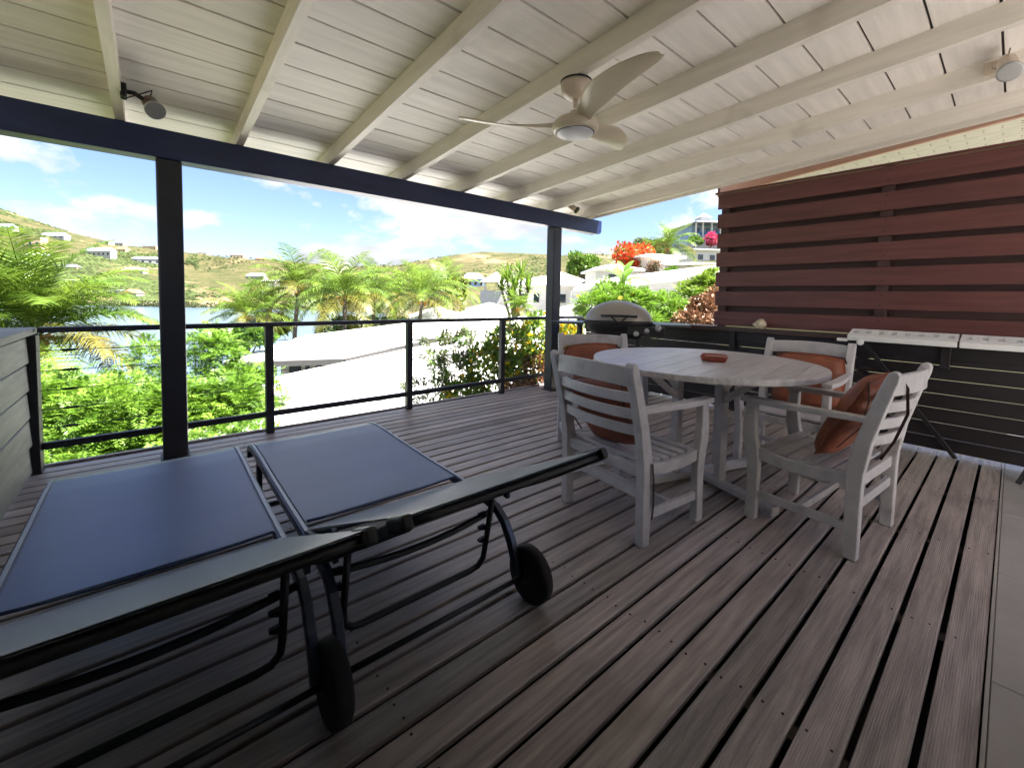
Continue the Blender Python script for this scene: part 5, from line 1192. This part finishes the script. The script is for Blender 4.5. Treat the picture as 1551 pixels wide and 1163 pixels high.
wallseg(uv, E2+ax*0.05, E3, -0.95, -0.752, mat('grey_fascia', (0.30, 0.29, 0.28), 0.6), 'fascia', 0.06)
W1, W2, W3 = E1+FH*1.6+RH*0.8, E2+FH*1.6-RH*0.6, E3+FH*1.2-RH*0.8
wallseg(uv, W1, W2, -5, -0.76, WWALL, 'wall'); wallseg(uv, W2, W3, -5, -0.76, WWALL, 'wall')
for t0, t1, zz in ((0.12, 0.30, -1.9), (0.36, 0.62, -2.4), (0.70, 0.9, -1.9)):
    wallseg(uv, W1.lerp(W2, t0)-FH*0.05, W1.lerp(W2, t1)-FH*0.05, zz, -1.0, GLASS, 'window', 0.04)
for t in (0.03, 0.35, 0.68, 0.97):
    p = (E1+FH*0.3).lerp(E2+FH*0.3, t); MB().box(-0.07, 0.07, -0.07, 0.07, -3, -0.76, Matrix.Translation((p.x-uv.location.x, p.y-uv.location.y, -uv.location.z))).build('porch_column', WWALL, uv)
br = wallseg(uv, E1+FH*0.3, E2+FH*0.3, -1.75, -1.69, GWALL, 'porch_rail', 0.06)
for t in np.linspace(0.06, 0.64, 16):
    p = (E1+FH*0.32).lerp(E2+FH*0.32, t); MB().box(-0.015, 0.015, -0.015, 0.015, -2.5, -1.75, Matrix.Translation((p.x-uv.location.x, p.y-uv.location.y, -uv.location.z))).build('baluster', GWALL, br)
wallseg(uv, E1+FH*0.1-RH*0.4, E2+FH*0.1+RH*0.4, -2.62, -2.5, GWALL, 'porch_floor', 2.2)
# plain white roof between the villas and the far bungalows
mv = empty('middle_villa', ray_z(700, 500, -0.6), 0, 'villa with a wide low white roof between the palm clump and the railing', 'villa')
M1, M2, M3, M4 = ray_z(612, 512, -0.55), ray_z(840, 505, -0.55), at(848, 486, 24), at(640, 488, 24)
poly_slab('roof_sheet', [M1, M2, M3, M4], 0.06, RWHITE, mv, mv.location)
wallseg(mv, M1+FH*0.8, M2+FH*0.8, -5, -0.66, WWALL, 'wall')
# ---- scrub on the hills: too many to count, one object
def scrub():
    th_n = 27000; V = []; F = []; base = [(0, 0, 1)]+[(math.cos(a), math.sin(a), 0.45) for a in np.linspace(0, 2*math.pi, 6, endpoint=False)]+[(math.cos(a)*1.05, math.sin(a)*1.05, -0.35) for a in np.linspace(0.3, 2*math.pi+0.3, 6, endpoint=False)]
    fc = [(0, 1+i, 1+(i+1) % 6) for i in range(6)]+[(1+i, 7+i, 1+(i+1) % 6) for i in range(6)]+[(1+(i+1) % 6, 7+i, 7+(i+1) % 6) for i in range(6)]
    for i in range(th_n):
        px = random.uniform(-60, 1010) if random.random() < 0.55 else random.uniform(-60, 300); d = 452+random.random()**1.5*520
        if 430 < px < 930 and d < 520: continue
        if 235 < px < 440 and d < 570 and random.random() < 0.9: continue
        z = terrain_z(px, d); u = (px-CX)/FPX*d; p = FH*d+RH*u
        if mnoise.noise(Vector((p.x*0.012, p.y*0.012, 5))) < (-0.22 if px < 300 else -0.05)+random.uniform(-.12, .12): continue
        s = random.uniform(1.0, 3.0)*(1.2 if px < 300 else 0.75)
        o = len(V); a = random.uniform(0, 6.28)
        for bx, by, bz in base:
            q = 0.75+0.5*random.random(); V.append((p.x+(bx*math.cos(a)-by*math.sin(a))*s*q, p.y+(bx*math.sin(a)+by*math.cos(a))*s*q, z+bz*s*0.75*q))
        F += [tuple(o+j for j in f) for f in fc]
    m = mat('hill_scrub', (0.055, 0.075, 0.026), 0.9, island=0.45, var=0.3, vscale=0.02, spec=0.1)
    o = place('scrub', npmesh('scrub', V, F, m, 3)); tag(o, 'scattered low green scrub covering the far hills', 'scrub', None, 'stuff')
scrub()
def shore_trees():
    V = []; F = []; off = 0; Vs = []
    blobs = []
    for i in range(60):
        px = random.uniform(150, 470); d = 446+random.uniform(-4, 10); u = (px-CX)/FPX*d; p = FH*d+RH*u; s = random.uniform(1.8, 3.6)
        blobs.append(((p.x, p.y, WATER_Z+s*0.6), (s*2.2, s*2.2, s)))
    me = bush_mesh('mangrove', blobs, 16000, 1.5, 1.0, LF_OLIVE, shell=0.7); o = place('mangrove', me); tag(o, 'belt of low green mangrove along the far shore', 'mangrove', None, 'stuff')
shore_trees()
